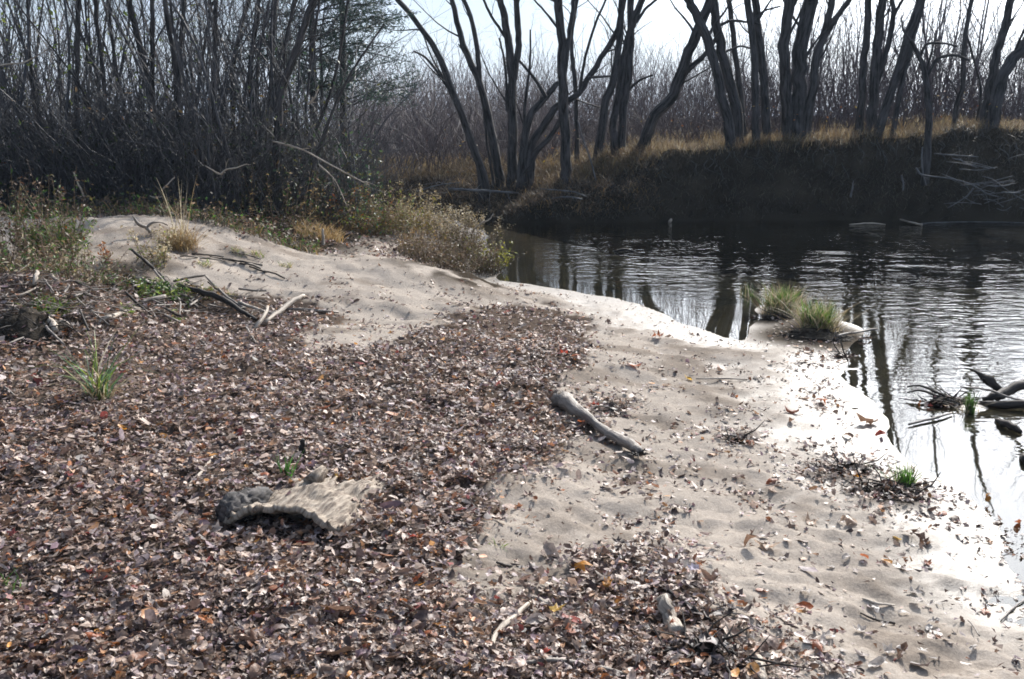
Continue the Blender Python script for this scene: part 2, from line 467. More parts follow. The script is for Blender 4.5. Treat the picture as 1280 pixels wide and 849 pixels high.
def density(x, y, z, g=None):
    px, py = proj(x, y, z)
    if g is not None:
        pf = np.clip((py - 160) / 400, .2, 2); px = px + g.normal(0, 1, px.shape) * 20 * pf; py = py + g.normal(0, 1, py.shape) * 10 * pf
    jx = 45 * fbm(x * 3, y * 3, 5); jy = 30 * fbm(x * 3 + 40, y * 3, 5)
    d = np.where(pip(DENSE, px + jx, py + jy), 1.0, 0.0)
    d2 = pip(DENSE, px + jx * 2.5 + 6, py + jy * 2.5)
    d = np.maximum(d, d2 * .45)
    n1 = ss(-.25, .3, fbm(x * 4 + 8, y * 4, 3))
    for cx, cy, rx, ry, a in CL:
        q = ((px - cx) / rx) ** 2 + ((py - cy) / ry) ** 2
        d = np.maximum(d, a * np.exp(-q * q) * (n1 if a < .7 else 1))
    d = np.maximum(d, .014 + .055 * ss(.0, .45, fbm(x * 2, y * 2, 4)) * (py > 400) + .03 * ss(.1, .4, fbm(x * 2, y * 2, 3)))
    return d

# ------------------------------------------------------------------ terrain mesh
def gridmesh(ys, inner, outer, hf):
    u = np.concatenate([-1 - np.linspace(1, 0, outer, endpoint=False), np.linspace(-1, 1, inner), 1 + np.linspace(0, 1, outer + 1)[1:]])
    Y = np.repeat(ys[:, None], len(u), 1)
    W = 0.62 * np.maximum(Y, 1.0) + 0.7
    a = np.abs(u)[None, :]
    far = np.maximum(np.abs(Y) * 2 + 120, 200)
    X = np.sign(u)[None, :] * (np.minimum(a, 1) * W + np.clip(a - 1, 0, 1) ** 3 * (far - W))
    return X, Y, hf(X, Y)
ys = np.concatenate([[-60, -30, -15, -6, -2, 0, 1.0], np.geomspace(1.4, 34, 400), np.geomspace(36, 900, 40)])
X, Y, _z = gridmesh(ys, 270, 20, lambda x, y: 0 * x)
Zt, DN, DF, ISF = H(X, Y, True)
DEN = np.where((Y > .3) & (Y < 16) & ~ISF & (DN > -0.1), density(X, np.maximum(Y, .3), Zt), 0.0)
DEN = np.where(Y <= .3, 1.0, DEN)
ny, nx = X.shape
idx = (np.arange(ny - 1)[:, None] * nx + np.arange(nx - 1)[None, :])
quads = np.stack([idx, idx + 1, idx + nx + 1, idx + nx], -1).reshape(-1, 4)
def lerp(a, b, t): return a * (1 - t[..., None]) + b * t[..., None]
cs = np.ones(X.shape + (3,)) * np.array([.38, .334, .288])
cs *= (1 + .16 * fbm(X * 1.2, Y * 1.2, 4))[..., None]
wet = ss(0.080, 0.004, Zt + .02 * fbm(X * 3, Y * 3, 3)) * ~ISF
cs = lerp(cs, np.array([.26, .225, .185]), wet * .8)
litt = ss(.35, 1.0, DEN) * ss(-.1, .2, DN)
cs = lerp(cs, np.array([.085, .062, .048]), litt * .93)
cs = lerp(cs, cs * np.array([.66, .64, .62]), ss(.05, .4, fbm(X * 2.1 + 4, Y * 3.1, 4)) * (1 - litt) * (1 - wet))
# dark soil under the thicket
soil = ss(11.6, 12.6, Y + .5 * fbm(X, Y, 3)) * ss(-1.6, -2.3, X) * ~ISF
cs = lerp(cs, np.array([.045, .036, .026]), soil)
# bare dark earth under the bushes of the bluff and round the stick pile
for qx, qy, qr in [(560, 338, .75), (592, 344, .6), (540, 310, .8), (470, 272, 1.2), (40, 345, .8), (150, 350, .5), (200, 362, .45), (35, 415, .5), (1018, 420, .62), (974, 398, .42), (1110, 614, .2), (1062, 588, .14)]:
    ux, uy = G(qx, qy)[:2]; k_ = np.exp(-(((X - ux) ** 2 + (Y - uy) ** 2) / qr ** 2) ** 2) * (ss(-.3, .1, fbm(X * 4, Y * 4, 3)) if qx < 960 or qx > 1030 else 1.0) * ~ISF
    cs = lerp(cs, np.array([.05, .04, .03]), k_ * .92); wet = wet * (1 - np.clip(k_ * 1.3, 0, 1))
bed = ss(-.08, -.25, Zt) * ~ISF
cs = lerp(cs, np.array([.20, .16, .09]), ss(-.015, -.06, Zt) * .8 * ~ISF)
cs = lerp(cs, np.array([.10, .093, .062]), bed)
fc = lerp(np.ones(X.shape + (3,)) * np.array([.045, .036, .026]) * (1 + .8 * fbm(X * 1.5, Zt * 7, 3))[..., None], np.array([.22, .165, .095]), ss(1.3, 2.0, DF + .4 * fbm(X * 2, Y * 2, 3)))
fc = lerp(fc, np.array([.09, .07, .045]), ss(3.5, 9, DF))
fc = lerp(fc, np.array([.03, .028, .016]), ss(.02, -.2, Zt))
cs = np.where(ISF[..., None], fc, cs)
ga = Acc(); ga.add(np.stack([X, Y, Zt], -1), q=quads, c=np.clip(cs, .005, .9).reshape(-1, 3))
m, n, o = newmat('sand_and_soil')
at = n.nodes.new('ShaderNodeAttribute'); at.attribute_name = 'col'
wt = n.nodes.new('ShaderNodeAttribute'); wt.attribute_name = 'wet'
p = n.nodes.new('ShaderNodeBsdfPrincipled')
z1 = noise_node(n, 90, 5, .7); z2 = noise_node(n, 9, 5, .6); z3 = noise_node(n, 600, 2, .6)
r1 = ramp(n, z1.outputs['Fac'], [(.3, (.72, .71, .70)), (.65, (1.12, 1.12, 1.12))])
r3 = ramp(n, z3.outputs['Fac'], [(.35, (.7, .69, .68)), (.62, (1.15, 1.15, 1.15))])
c = mul(n, at.outputs['Color'], r1.outputs[0]); c = mul(n, c, r3.outputs[0])
n.links.new(c, p.inputs['Base Color'])
rr_ = n.nodes.new('ShaderNodeMapRange'); rr_.inputs['To Min'].default_value = .9; rr_.inputs['To Max'].default_value = .44
n.links.new(wt.outputs['Fac'], rr_.inputs['Value']); n.links.new(rr_.outputs[0], p.inputs['Roughness'])
sr = n.nodes.new('ShaderNodeMapRange'); sr.inputs['To Min'].default_value = .0; sr.inputs['To Max'].default_value = .36
n.links.new(wt.outputs['Fac'], sr.inputs['Value']); n.links.new(sr.outputs[0], p.inputs['Specular IOR Level'])
b1 = bump(n, z2.outputs['Fac'], .35, .03); b2 = bump(n, z1.outputs['Fac'], .5, .006, b1); b3 = bump(n, z3.outputs['Fac'], .4, .0015, b2)
n.links.new(b3, p.inputs['Normal'])
n.links.new(p.outputs[0], o.inputs[0])
M_SAND = m
ground = ga.obj('ground', M_SAND)
wa = ground.data.attributes.new('wet', 'FLOAT', 'POINT')
wa.data.foreach_set('value', wet.astype(np.float32).ravel())
tag(ground, kind='structure')

# ------------------------------------------------------------------ river water
yw = np.concatenate([[-12, -6, -2, 0, 1.5], np.geomspace(2.4, 30, 400), np.geomspace(31, 70, 20)])
XW, YW, _ = gridmesh(yw, 280, 10, lambda x, y: 0 * x)
XW = np.clip(XW, -80, 80)
_, dnw, dfw, _f = H(XW, YW, True)
amp = .0002 + .0012 * ss(.15, .8, -dnw) + .014 * ss(.5, 2.6, -dnw)
amp *= .55 + .9 * ss(-.2, .35, fbm(XW * .35 + 3, YW * .5, 3))
calm = np.maximum(np.exp(-(((XW - 1.7) / 1.3) ** 2 + ((YW - 10) / 1.6) ** 2)), np.exp(-(((XW - 2.7) / 1.5) ** 2 + ((YW - 5.6) / 1.3) ** 2) ** 1.5))
amp *= 1 - .45 * calm
far_ = ss(7, 14, YW)
ZW = amp * .32 * (vnoise(XW * 2.4 + .8 * YW, YW * 3.6 - .5 * XW) * (1.5 + .8 * far_) + (1 - far_) * .8 * vnoise(XW * 5.2 + 1.6 * YW + 9, YW * 7.3 - XW) + .9 * vnoise(XW * 1.9 - .9 * YW + 50, YW * 3.1 + .6 * XW) + .6 * fbm(XW * .9 + 9, YW * 2.5, 2))
wa_ = Acc(); wa_.add(np.stack([XW, YW, ZW], -1), q=(lambda i, k: np.stack([i, i + 1, i + k + 1, i + k], -1).reshape(-1, 4))((np.arange(XW.shape[0] - 1)[:, None] * XW.shape[1] + np.arange(XW.shape[1] - 1)[None, :]), XW.shape[1]))
m, n, o = newmat('river_water')
gl = n.nodes.new('ShaderNodeBsdfGlossy'); gl.inputs['Color'].default_value = (1, 1, 1, 1)
tr = n.nodes.new('ShaderNodeBsdfTransparent'); tr.inputs['Color'].default_value = (.80, .76, .58, 1)
fr = n.nodes.new('ShaderNodeFresnel'); fr.inputs['IOR'].default_value = 1.45
za = noise_node(n, 6, 2, .5, sc3=(.6, 1.0, 1)); zb = noise_node(n, 11, 1, .5, sc3=(.7, 1.1, 1))
ba = bump(n, za.outputs['Fac'], .42, .04); bb = bump(n, zb.outputs['Fac'], .30, .015, ba)
ra = n.nodes.new('ShaderNodeAttribute'); ra.attribute_name = 'rip'
for nd_ in [q for q in n.nodes if q.type == 'BUMP']:
    mm = n.nodes.new('ShaderNodeMath'); mm.operation = 'MULTIPLY'; mm.inputs[1].default_value = nd_.inputs['Strength'].default_value
    n.links.new(ra.outputs['Fac'], mm.inputs[0]); n.links.new(mm.outputs[0], nd_.inputs['Strength'])
n.links.new(bb, gl.inputs['Normal']); n.links.new(bb, fr.inputs['Normal'])
rg_ = n.nodes.new('ShaderNodeMapRange'); rg_.inputs['To Min'].default_value = .02; rg_.inputs['To Max'].default_value = .055
n.links.new(ra.outputs['Fac'], rg_.inputs['Value']); n.links.new(rg_.outputs[0], gl.inputs['Roughness'])
ms = n.nodes.new('ShaderNodeMixShader')
n.links.new(fr.outputs[0], ms.inputs[0]); n.links.new(tr.outputs[0], ms.inputs[1]); n.links.new(gl.outputs[0], ms.inputs[2])
n.links.new(ms.outputs[0], o.inputs[0])
M_WATER = m
water = wa_.obj('river_water', M_WATER); tag(water, kind='structure')
rip = (.10 + .90 * ss(.2, 1.6, -dnw)) * (1 - .70 * calm) * (.6 + .5 * ss(-.2, .3, fbm(XW * .4, YW * .6, 3)))
rat = water.data.attributes.new('rip', 'FLOAT', 'POINT'); rat.data.foreach_set('value', rip.astype(np.float32).ravel())

# ------------------------------------------------------------------ fallen leaves
PAL = np.array([1.20, 1.16, 1.20]) * np.array([[.17, .11, .075], [.28, .20, .145], [.40, .31, .24], [.50, .42, .35], [.11, .075, .06], [.25, .12, .065], [.34, .13, .045], [.22, .15, .16],
                [.58, .49, .40], [.36, .20, .10], [.07, .05, .045], [.50, .24, .06], [.22, .06, .05], [.33, .27, .25]])
PW = np.array([18, 18, 15, 9, 14, 5, 1.6, 7, 4, 4, 13, .5, 1.2, 12.]); PW /= PW.sum()
def leaf_tpl(kind, g):
    if kind == 'oval':
        th = np.linspace(0, 2 * np.pi, 7)[:-1]; rad = np.stack([np.cos(th), .52 * np.sin(th)], 1)
    elif kind == 'maple':
        rr = [1, .45, .9, .4, .8, .4, .8, .4, .9, .45]; th = np.arange(10) / 10 * 2 * np.pi
        rad = np.stack([np.cos(th) * rr, np.sin(th) * rr], 1)
    else:
        xs = [1, .6, .4, .1, -.9, .1, .4, .6]
        yy = [0, .34, .14, .44, 0, -.44, -.14, -.34]
        rad = np.stack([xs, yy], 1)
    rad = rad * (1 + g.normal(0, .08, rad.shape))
    k = len(rad)
    V = np.zeros((k + 1, 3)); V[1:, :2] = rad
    a, b = g.uniform(-.2, .55), g.uniform(-.5, .9)
    V[:, 2] = a * V[:, 0] ** 2 + b * V[:, 1] ** 2 * (1 if g.random() < .7 else -1) + .25 * g.normal() * V[:, 0] * V[:, 1]
    V[1:, 2] += g.normal(0, .10, k)
    i = np.arange(k); T = np.stack([np.zeros(k, int), 1 + i, 1 + (i + 1) % k], 1)
    return V, T
def leaf_fine(kind, g):
    if kind == 'oval':
        th = np.arange(8) / 8 * 2 * np.pi; rad = np.stack([np.cos(th), .55 * np.sin(th)], 1); rad[0] *= 1.15
    elif kind == 'oak':
        xs = [1, .72, .5, .22, 0, -.3, -.95, -.3, 0, .22, .5, .72]; yy = [0, .34, .16, .46, .18, .36, 0, -.36, -.18, -.46, -.16, -.34]
        rad = np.stack([xs, yy], 1)
    else:
        rr = [1, .48, .9, .4, .75, .45, .3, .45, .75, .4, .9, .48]; th = np.arange(12) / 12 * 2 * np.pi
        rad = np.stack([np.cos(th) * rr, np.sin(th) * rr], 1)
    rad = rad * (1 + g.normal(0, .09, rad.shape)); k = len(rad)
    V = np.zeros((2 * k + 1, 3)); V[1:k + 1, :2] = rad * .52; V[k + 1:, :2] = rad
    # rolled about its own long axis and bent along it
    roll = g.uniform(.4, 2.4) * (1 if g.random() < .6 else -1); bend = g.uniform(-.9, .9)
    x, y = V[:, 0].copy(), V[:, 1].copy()
    V[:, 1] = np.sin(y * roll) / roll; z = (1 - np.cos(y * roll)) / roll
    V[:, 0] = np.sin(x * bend) / bend if abs(bend) > .05 else x; z = z + (1 - np.cos(x * bend)) / (bend if abs(bend) > .05 else 1)
    V[:, 2] = z; V[k + 1:, 2] += g.normal(0, .11, k); V[1:k + 1, 2] += g.normal(0, .05, k)
    i = np.arange(k); j = (i + 1) % k
    T = np.concatenate([np.stack([0 * i, 1 + i, 1 + j], 1), np.stack([1 + i, k + 1 + i, k + 1 + j], 1), np.stack([1 + i, k + 1 + j, 1 + j], 1)])
    return V, T
gl_ = np.random.default_rng(3)
TPL = [leaf_tpl(k, gl_) for k in ['oval'] * 8 + ['oak'] * 3 + ['maple'] * 4]
TPLF = [leaf_fine(k, gl_) for k in ['oval'] * 10 + ['oak'] * 4 + ['maple'] * 5]
def rotmats(N, g, tilt):
    yaw = g.random(N) * 2 * np.pi; ta = np.abs(g.normal(0, 1, N)) * R_(tilt); ax = g.random(N) * 2 * np.pi
    ca, sa = np.cos(yaw), np.sin(yaw); Z = np.zeros(N); O = np.ones(N)
    Rz = np.stack([ca, -sa, Z, sa, ca, Z, Z, Z, O], -1).reshape(N, 3, 3)
    ux, uy = np.cos(ax), np.sin(ax); c, s = np.cos(ta), np.sin(ta)
    Rt = np.stack([c + ux * ux * (1 - c), ux * uy * (1 - c), uy * s, ux * uy * (1 - c), c + uy * uy * (1 - c), -ux * s, -uy * s, ux * s, c], -1).reshape(N, 3, 3)
    return Rt @ Rz
def scatter_leaves(acc, x, y, z, size, g, tilt=30, tpls=TPL, pal=PAL, pw=PW):
    N = len(x); t = g.integers(0, len(tpls), N)
    Rm = rotmats(N, g, tilt)
    for k, (V, T) in enumerate(tpls):
        s = np.nonzero(t == k)[0]
        if not len(s): continue
        sc_ = size[s][:, None, None] * g.uniform(.75, 1.2, (len(s), 1, 3))
        P = np.einsum('nij,nvj->nvi', Rm[s], V[None] * sc_)
        P += np.stack([x[s], y[s], z[s]], 1)[:, None, :]
        c = pal[g.choice(len(pal), len(s), p=pw)] * g.uniform(.55, 1.4, (len(s), 1))
        nv = len(V)
        F = (T[None] + (np.arange(len(s)) * nv)[:, None, None]).reshape(-1, 3)
        acc.add(P.reshape(-1, 3), t=F, c=np.repeat(c, nv, 0))
def litter(acc, n, ylo, yhi, size, g, wmul=.58, tp=None):
    y = ylo + (yhi - ylo) * g.random(n); x = (g.random(n) * 2 - 1) * (wmul * y + .35)
    keepL = x > -7.5; x, y = x[keepL], y[keepL]
    z, dn, df, isf = H(x, y, True)
    d = density(x, y, z, g)
    k = (g.random(len(x)) < d) & (dn > .02) & ~isf
    x, y, z, d = x[k], y[k], z[k], d[k]
    s = .80 * size * np.exp(g.normal(0, .30, len(x)))
    lift = g.random(len(x)) * .034 * ss(.3, 1, d) + .003 + s * .12
    scatter_leaves(acc, x, y, z + lift, s, g, 33, tp or TPL)
LIT = Acc()
litter(LIT, 23000, 2.2, 3.35, .0195, gl_, tp=TPLF)
litter(LIT, 42000, 3.35, 5.6, .021, gl_)
litter(LIT, 34000, 5.6, 8.2, .024, gl_)
litter(LIT, 20000, 8.2, 13.0, .029, gl_)
# bits of broken leaf and bark between the leaves
def bits(acc, n, g):
    y = np.exp(g.uniform(np.log(2.3), np.log(12), n)); x = (g.random(n) * 2 - 1) * (.58 * y + .3)
    z, dn, df, isf = H(x, y, True); d = np.minimum(1, density(x, y, z, g) * 1.6 + .05 + .22 * (y > 7.0))
    k = (g.random(n) < d) & (dn > .02) & ~isf
    x, y, z = x[k], y[k], z[k]
    P = g.normal(0, 1, (len(x), 3, 3)) * np.array([.010, .010, .004]) + np.stack([x, y, z + .008], 1)[:, None]
    c = PAL[g.choice(len(PAL), len(x), p=PW)] * .8
    acc.add(P.reshape(-1, 3), t=np.arange(len(x) * 3).reshape(-1, 3), c=np.repeat(c, 3, 0))
litter(LIT, 900, 2.2, 5.2, .034, gl_, tp=TPLF)
bits(LIT, 50000, gl_)
def driftline(acc, n, g):
    y = np.exp(g.uniform(np.log(2.6), np.log(13), n)); x = g.uniform(-.3, 1, n) * (.58 * y + .3)
    z, dn, df, isf = H(x, y, True)
    k = (dn > .01) & ~isf & (g.random(n) < np.exp(-((dn - .22) / .09) ** 2) * ss(-.1, .3, fbm(x * 2.5, y * 2.5, 3)) * .5)
    scatter_leaves(acc, x[k], y[k], z[k] + .006, np.full(k.sum(), .016) * g.uniform(.5, 1.5, k.sum()), g, 20, TPL, PAL * .75)
driftline(LIT, 30000, gl_)
lo = LIT.obj('fallen_leaves', M_LEAF, smooth=True)
tag(lo, 'thick carpet of brown and grey fallen leaves covering the sand', 'leaf litter', kind='stuff')
# ------------------------------------------------------------------ far bank trees, stem by stem
def wpx(w, Y): return 0.5 * w * Y / FPX
gt = np.random.default_rng(21)
def stem(acc, twigs, pts, Y, w0, w1, top=-170, g=gt, twig=1.9, root=True, limbs=None, dY=0.0, k=9, flare=True, up_px=None, kids=7):
    """pts: (px,py) from the base upwards at depth Y; grown on above the last point if it leaves the view"""
    pts = list(pts)
    P = [AT(a, b, Y + dY * i / max(1, len(pts) - 1)) for i, (a, b) in enumerate(pts)]
    if root:
        b = P[0]; gz = Hs(b[0], b[1])
        P.insert(0, np.array([b[0] + (b[0] - P[1][0]) * .1, b[1], min(gz - .25, b[2] - .1)]))
    W = [wpx(w0 + (w1 - w0) * i / (len(P) - 1), Y) for i in range(len(P))]
    if pts[-1][1] <= 6 and top < 0:      # carries on above the picture
        d = P[-1] - P[-2]; d /= np.linalg.norm(d)
        zt = AT(640, top, Y)[2]; L = max(1.5, (zt - P[-1][2])); s = 6
        q = P[-1]; r_ = W[-1]
        for i in range(s):
            d = d + g.normal(0, .07, 3) + np.array([0, 0, .05]); d /= np.linalg.norm(d)
            q = q + d * L / s; P.append(q); W.append(r_ * (1 - .82 * (i + 1) / s))
    n0 = len(P)
    S = smoothline(np.array(P), 4)
    R2 = np.interp(np.linspace(0, n0 - 1, len(S)), np.arange(n0), W)
    if flare and root: R2 = R2 * (1 + .22 * np.exp(-np.arange(len(S)) / 2.2))
    wob = g.normal(0, .12, (len(S), 3)) * R2[:, None]
    S = S + wob
    tube(acc, S, R2, k, jit=.05)
    Ds = np.gradient(S, axis=0); Ds /= np.linalg.norm(Ds, axis=1)[:, None]
    L = np.linalg.norm(np.diff(S, axis=0), axis=1).sum()
    nb = int(kids * twig)
    if nb and twigs is not None:
        branch(twigs, S, Ds, R2, L * .42, 0, g, .14, .07, (nb, 5, 4), .2, (22, 55), (.3, .7), .3, (6, 4, 3, 3), .25)
def tree(name, label, stems, Y, group='bare trees along the far bank', limbs=(), k=9):
    b = AT(stems[0][0][0][0], stems[0][0][0][1], Y)
    root = empty(name, (b[0], b[1], Hs(b[0], b[1])), label, 'tree', group)
    loc = np.array(root.location)
    for pts, w0, w1, kw in stems:
        tw = Acc()
        a = Acc(); stem(a, tw, pts, Y, w0, w1, k=k, **kw)
        kk = 'trunk' if kw.get('root', True) else 'limb'
        ob = a.obj(kk, M_BARK, root, loc=None)
        ob.data.transform(Matrix.Translation(-root.location))
        if tw.n:
            o2 = tw.obj('branches', M_BARK, ob); o2.data.transform(Matrix.Translation(-root.location))
            tag(o2, kind='stuff')
    return root
N_ = dict
tree('bare_tree', 'slim bare tree leaning left, leftmost of the trees on the far bank', [
    ([(605, 226), (590, 180), (573, 133), (551, 76), (531, 42), (498, 0)], 11, 6, N_(dY=-.5, kids=6)),
    ([(573, 133), (562, 113), (536, 76), (517, 64)], 5, 2, N_(root=False, top=50, kids=4)),
    ([(598, 215), (583, 160), (560, 108), (540, 72), (528, 40)], 4, 1.6, N_(kids=4))], 23.2)
tree('bare_tree', 'bare tree right beside the leftmost leaning one, forking twice towards the sky', [
    ([(625, 224), (613, 158), (601, 108), (579, 56), (565, 0)], 13, 6, N_(kids=5)),
    ([(600, 104), (597, 65), (590, 28), (580, 0)], 7, 5, N_(root=False)),
    ([(616, 222), (608, 175), (604, 130), (592, 90), (573, 55)], 4, 1.6, N_(kids=4))], 23.6)
tree('bare_tree', 'straight bare trunk splitting into two parallel upright limbs', [
    ([(640, 218), (640, 155), (640, 99), (632, 31), (625, -2)], 14, 8, N_(kids=4)),
    ([(641, 105), (647, 70), (648, 42), (645, -2)], 9, 7, N_(root=False)),
    ([(634, 50), (626, 38), (614, 20), (604, -2)], 4, 3, N_(root=False, kids=4)),
    ([(634, 140), (632, 90), (627, 60), (624, 48)], 3.5, 2, N_(root=False, top=30, kids=3))], 23.3)
tree('bare_tree', 'many-stemmed bare tree fanning out low to the right from one base', [
    ([(652, 214), (661, 150), (683, 121), (697, 103)], 13, 6, N_(dY=.5, kids=3)),
    ([(660, 212), (664, 184), (683, 152), (697, 133), (724, 116), (745, 82), (768, 46), (780, 0)], 11, 6, N_(dY=.8, kids=5)),
    ([(664, 212), (669, 192), (689, 170), (701, 150), (712, 138)], 9, 5, N_(kids=3)),
    ([(682, 121), (668, 98), (649, 76)], 5, 3, N_(root=False, top=50, kids=3)),
    ([(655, 205), (656, 135), (662, 85), (663, 37)], 6, 2, N_(kids=5)),
    ([(724, 116), (732, 70), (744, 30), (757, 0)], 4, 2.5, N_(root=False, kids=4)),
    ([(735, 97), (752, 96), (767, 95)], 4, 2, N_(root=False, top=50, kids=3))], 23.0)
tree('bare_tree', 'thick upright bare trunk with a steep fork, in front of the fanning clump', [
    ([(707, 212), (706, 155), (703, 113), (702, 56), (697, -2)], 14, 10, N_(kids=4)),
    ([(704, 100), (710, 56), (715, 20), (717, -2)], 6, 5, N_(root=False)),
    ([(700, 40), (686, 20), (668, 0)], 3, 2, N_(root=False, kids=3))], 22.4)
tree('bare_tree', 'thin crooked bare tree standing just right of the thick forked trunk', [
    ([(721, 190), (720, 127), (717, 85), (714, 56), (718, 17), (722, -2)], 6.5, 4, N_(kids=6))], 23.8)
tree('bare_tree', 'bare trunk curving up and right, first of a close group of three', [
    ([(747, 195), (756, 136), (768, 93), (775, 42), (777, -2)], 12, 7, N_(kids=4))], 23.5)
tree('bare_tree', 'bare double trunk leaning slightly right and crossing, with a short bent side limb', [
    ([(768, 190), (768, 150), (776, 99), (785, 51), (793, 25), (803, -2)], 10, 8, N_(kids=4)),
    ([(776, 192), (779, 141), (785, 100), (788, 56), (789, -2)], 11, 8, N_(kids=4)),
    ([(796, 28), (806, 12), (822, -2)], 4, 3, N_(root=False, kids=3)),
    ([(786, 112), (800, 100), (816, 94)], 4, 2, N_(root=False, top=50, kids=3))], 23.6)
tree('bare_tree', 'big bare tree leaning far to the right across its neighbour', [
    ([(805, 178), (819, 144), (841, 119), (858, 73), (872, 40), (886, 4), (896, -40)], 15, 11, N_(dY=-.6, kids=5)),
    ([(846, 112), (858, 90), (881, 68), (900, 40)], 9, 4, N_(root=False, dY=-.6, top=20, kids=4))], 23.8)
tree('bare_tree', 'stout bare trunk leaning left, crossing in front of the one that leans right', [
    ([(912, 162), (898, 105), (884, 51), (869, 17), (860, -2)], 13, 10, N_(kids=4))], 22.9)
tree('bare_tree', 'stout bare trunk with a bushy horizontal side branch', [
    ([(922, 162), (915, 113), (903, 65), (895, 28), (891, -2)], 15, 10, N_(kids=4)),
    ([(897, 33), (915, 26), (935, 28), (950, 30)], 4, 2, N_(root=False, top=20, kids=4)),
    ([(905, 66), (925, 58), (942, 62)], 3, 2, N_(root=False, top=20, kids=3))], 23.4)
tree('bare_tree', 'narrow bare trunk close behind the two stout ones', [
    ([(929, 160), (924, 107), (918, 56), (911, -2)], 8, 6, N_(kids=5))], 24.2)
tree('bare_tree', 'bare trunk of even width, left one of a parallel pair', [
    ([(945, 168), (944, 113), (941, 51), (934, -2)], 10, 8, N_(kids=4)),
    ([(941, 25), (955, 14), (975, 8)], 3, 2, N_(root=False, top=20, kids=3))], 23.2)
tree('bare_tree', 'bare trunk of even width, right one of a parallel pair', [
    ([(958, 164), (956, 113), (951, 62), (944, -2)], 11, 9, N_(kids=4))], 23.5)
tree('bare_tree', 'massive dark bare tree of three thick trunks rising from one base', [
    ([(984, 172), (982, 113), (981, 56), (988, -2)], 15, 13, N_(kids=4)),
    ([(997, 172), (999, 107), (1000, 65), (1015, -2)], 18, 17, N_(kids=4)),
    ([(1007, 168), (1016, 107), (1021, 71), (1031, 42), (1041, -2)], 13, 8, N_(kids=4)),
    ([(1031, 46), (1044, 24), (1063, -2)], 8, 6, N_(root=False))], 23.9)
tree('bare_tree', 'slender bare trunk, first right of the massive three-trunked tree', [
    ([(1075, 150), (1079, 85), (1084, 42), (1086, -2)], 10, 8, N_(kids=4))], 24.0)
tree('bare_tree', 'stout bare trunk with a steep slender fork on its right', [
    ([(1090, 155), (1094, 99), (1098, 42), (1104, -2)], 14, 10, N_(kids=4)),
    ([(1096, 105), (1107, 68), (1117, 20), (1114, -2)], 8, 5, N_(root=False)),
    ([(1117, 20), (1126, 4), (1130, -4)], 4, 3, N_(root=False, kids=2))], 23.8)
tree('bare_tree', 'bare trunk leaning steadily right with a thinner parallel stem', [
    ([(1098, 165), (1115, 113), (1129, 68), (1141, 28), (1151, -2)], 12, 9, N_(kids=4)),
    ([(1118, 155), (1126, 113), (1134, 79), (1141, 50), (1150, 20), (1156, -2)], 7, 4, N_(kids=4))], 23.4)
tree('gnarled_tree', 'small dark gnarled tree with a crooked crown on the very edge of the bank', [
    ([(1160, 178), (1161, 136), (1157, 99), (1150, 72), (1139, 51)], 9.5, 5, N_(top=20, kids=3)),
    ([(1157, 100), (1164, 85), (1173, 73), (1193, 69), (1212, 76)], 5, 3, N_(root=False, top=20, kids=6)),
    ([(1150, 72), (1158, 56), (1178, 54), (1196, 58)], 4, 2, N_(root=False, top=20, kids=6)),
    ([(1139, 51), (1130, 40), (1126, 22)], 3.5, 1.5, N_(root=False, top=20, kids=6)),
    ([(1158, 88), (1166, 60), (1170, 38)], 3, 1.2, N_(root=False, top=20, kids=6))], 21.9)
tree('bare_tree', 'wavy thin bare tree between the gnarled tree and the last big pair', [
    ([(1193, 160), (1195, 135), (1204, 104), (1205, 56), (1215, -2)], 7, 5, N_(kids=6)),
    ([(1222, 150), (1226, 110), (1216, 70), (1208, 40)], 4, 2, N_(kids=4))], 24.3)
tree('bare_tree', 'bare trunk with a slow bend, left one of the last big pair', [
    ([(1230, 152), (1237, 113), (1245, 73), (1256, 34), (1264, -2)], 12, 9, N_(kids=4))], 23.4)
tree('bare_tree', 'thick bare trunk leaning out of the picture, last one on the far bank', [
    ([(1240, 150), (1254, 96), (1271, 70), (1290, 44), (1315, -2)], 16, 12, N_(kids=5))], 22.9)
# trees just outside the frame to the right that the picture's water mirrors
tree('bare_tree', 'twisted bare trunk beyond the last big pair', [
    ([(1350, 150), (1345, 90), (1350, 40), (1362, -2)], 14, 10, N_(kids=5))], 23.6)

# ------------------------------------------------------------------ saplings: a few kinds, each then copied
gs = np.random.default_rng(77)
def sapling_mesh(h, r, kids, mat, wob=.10, name='sapling', lean=0.0, tipk=.12, up=.10):
    a = Acc()
    grow(a, (0, 0, -.15), (lean, 0, 1), h, r, 0, gs, wob, .05, kids, .10, (14, 38), (.30, .55), .5, (6, 4, 3, 3), tipk, 12)
    return a.mesh(name, mat)
SAP = [sapling_mesh(gs.uniform(4.2, 6.5), gs.uniform(.018, .034), (9, 5, 3), M_THIN, lean=gs.uniform(-.15, .15)) for _ in range(11)]
SAPF = [sapling_mesh(gs.uniform(4.5, 7.5), gs.uniform(.02, .045), (11, 6, 4), M_TWIG, .08) for _ in range(9)]
def put(me, name, x, y, rot, s, label, cat, group, dz=0):
    o = bpy.data.objects.new(name, me); COL.objects.link(o)
    o.location = (x, y, Hs(x, y) + dz); o.rotation_euler = (gs.normal(0, .09), gs.normal(0, .09), rot); o.scale = (s, s, s * 1.0)
    return tag(o, label, cat, group)
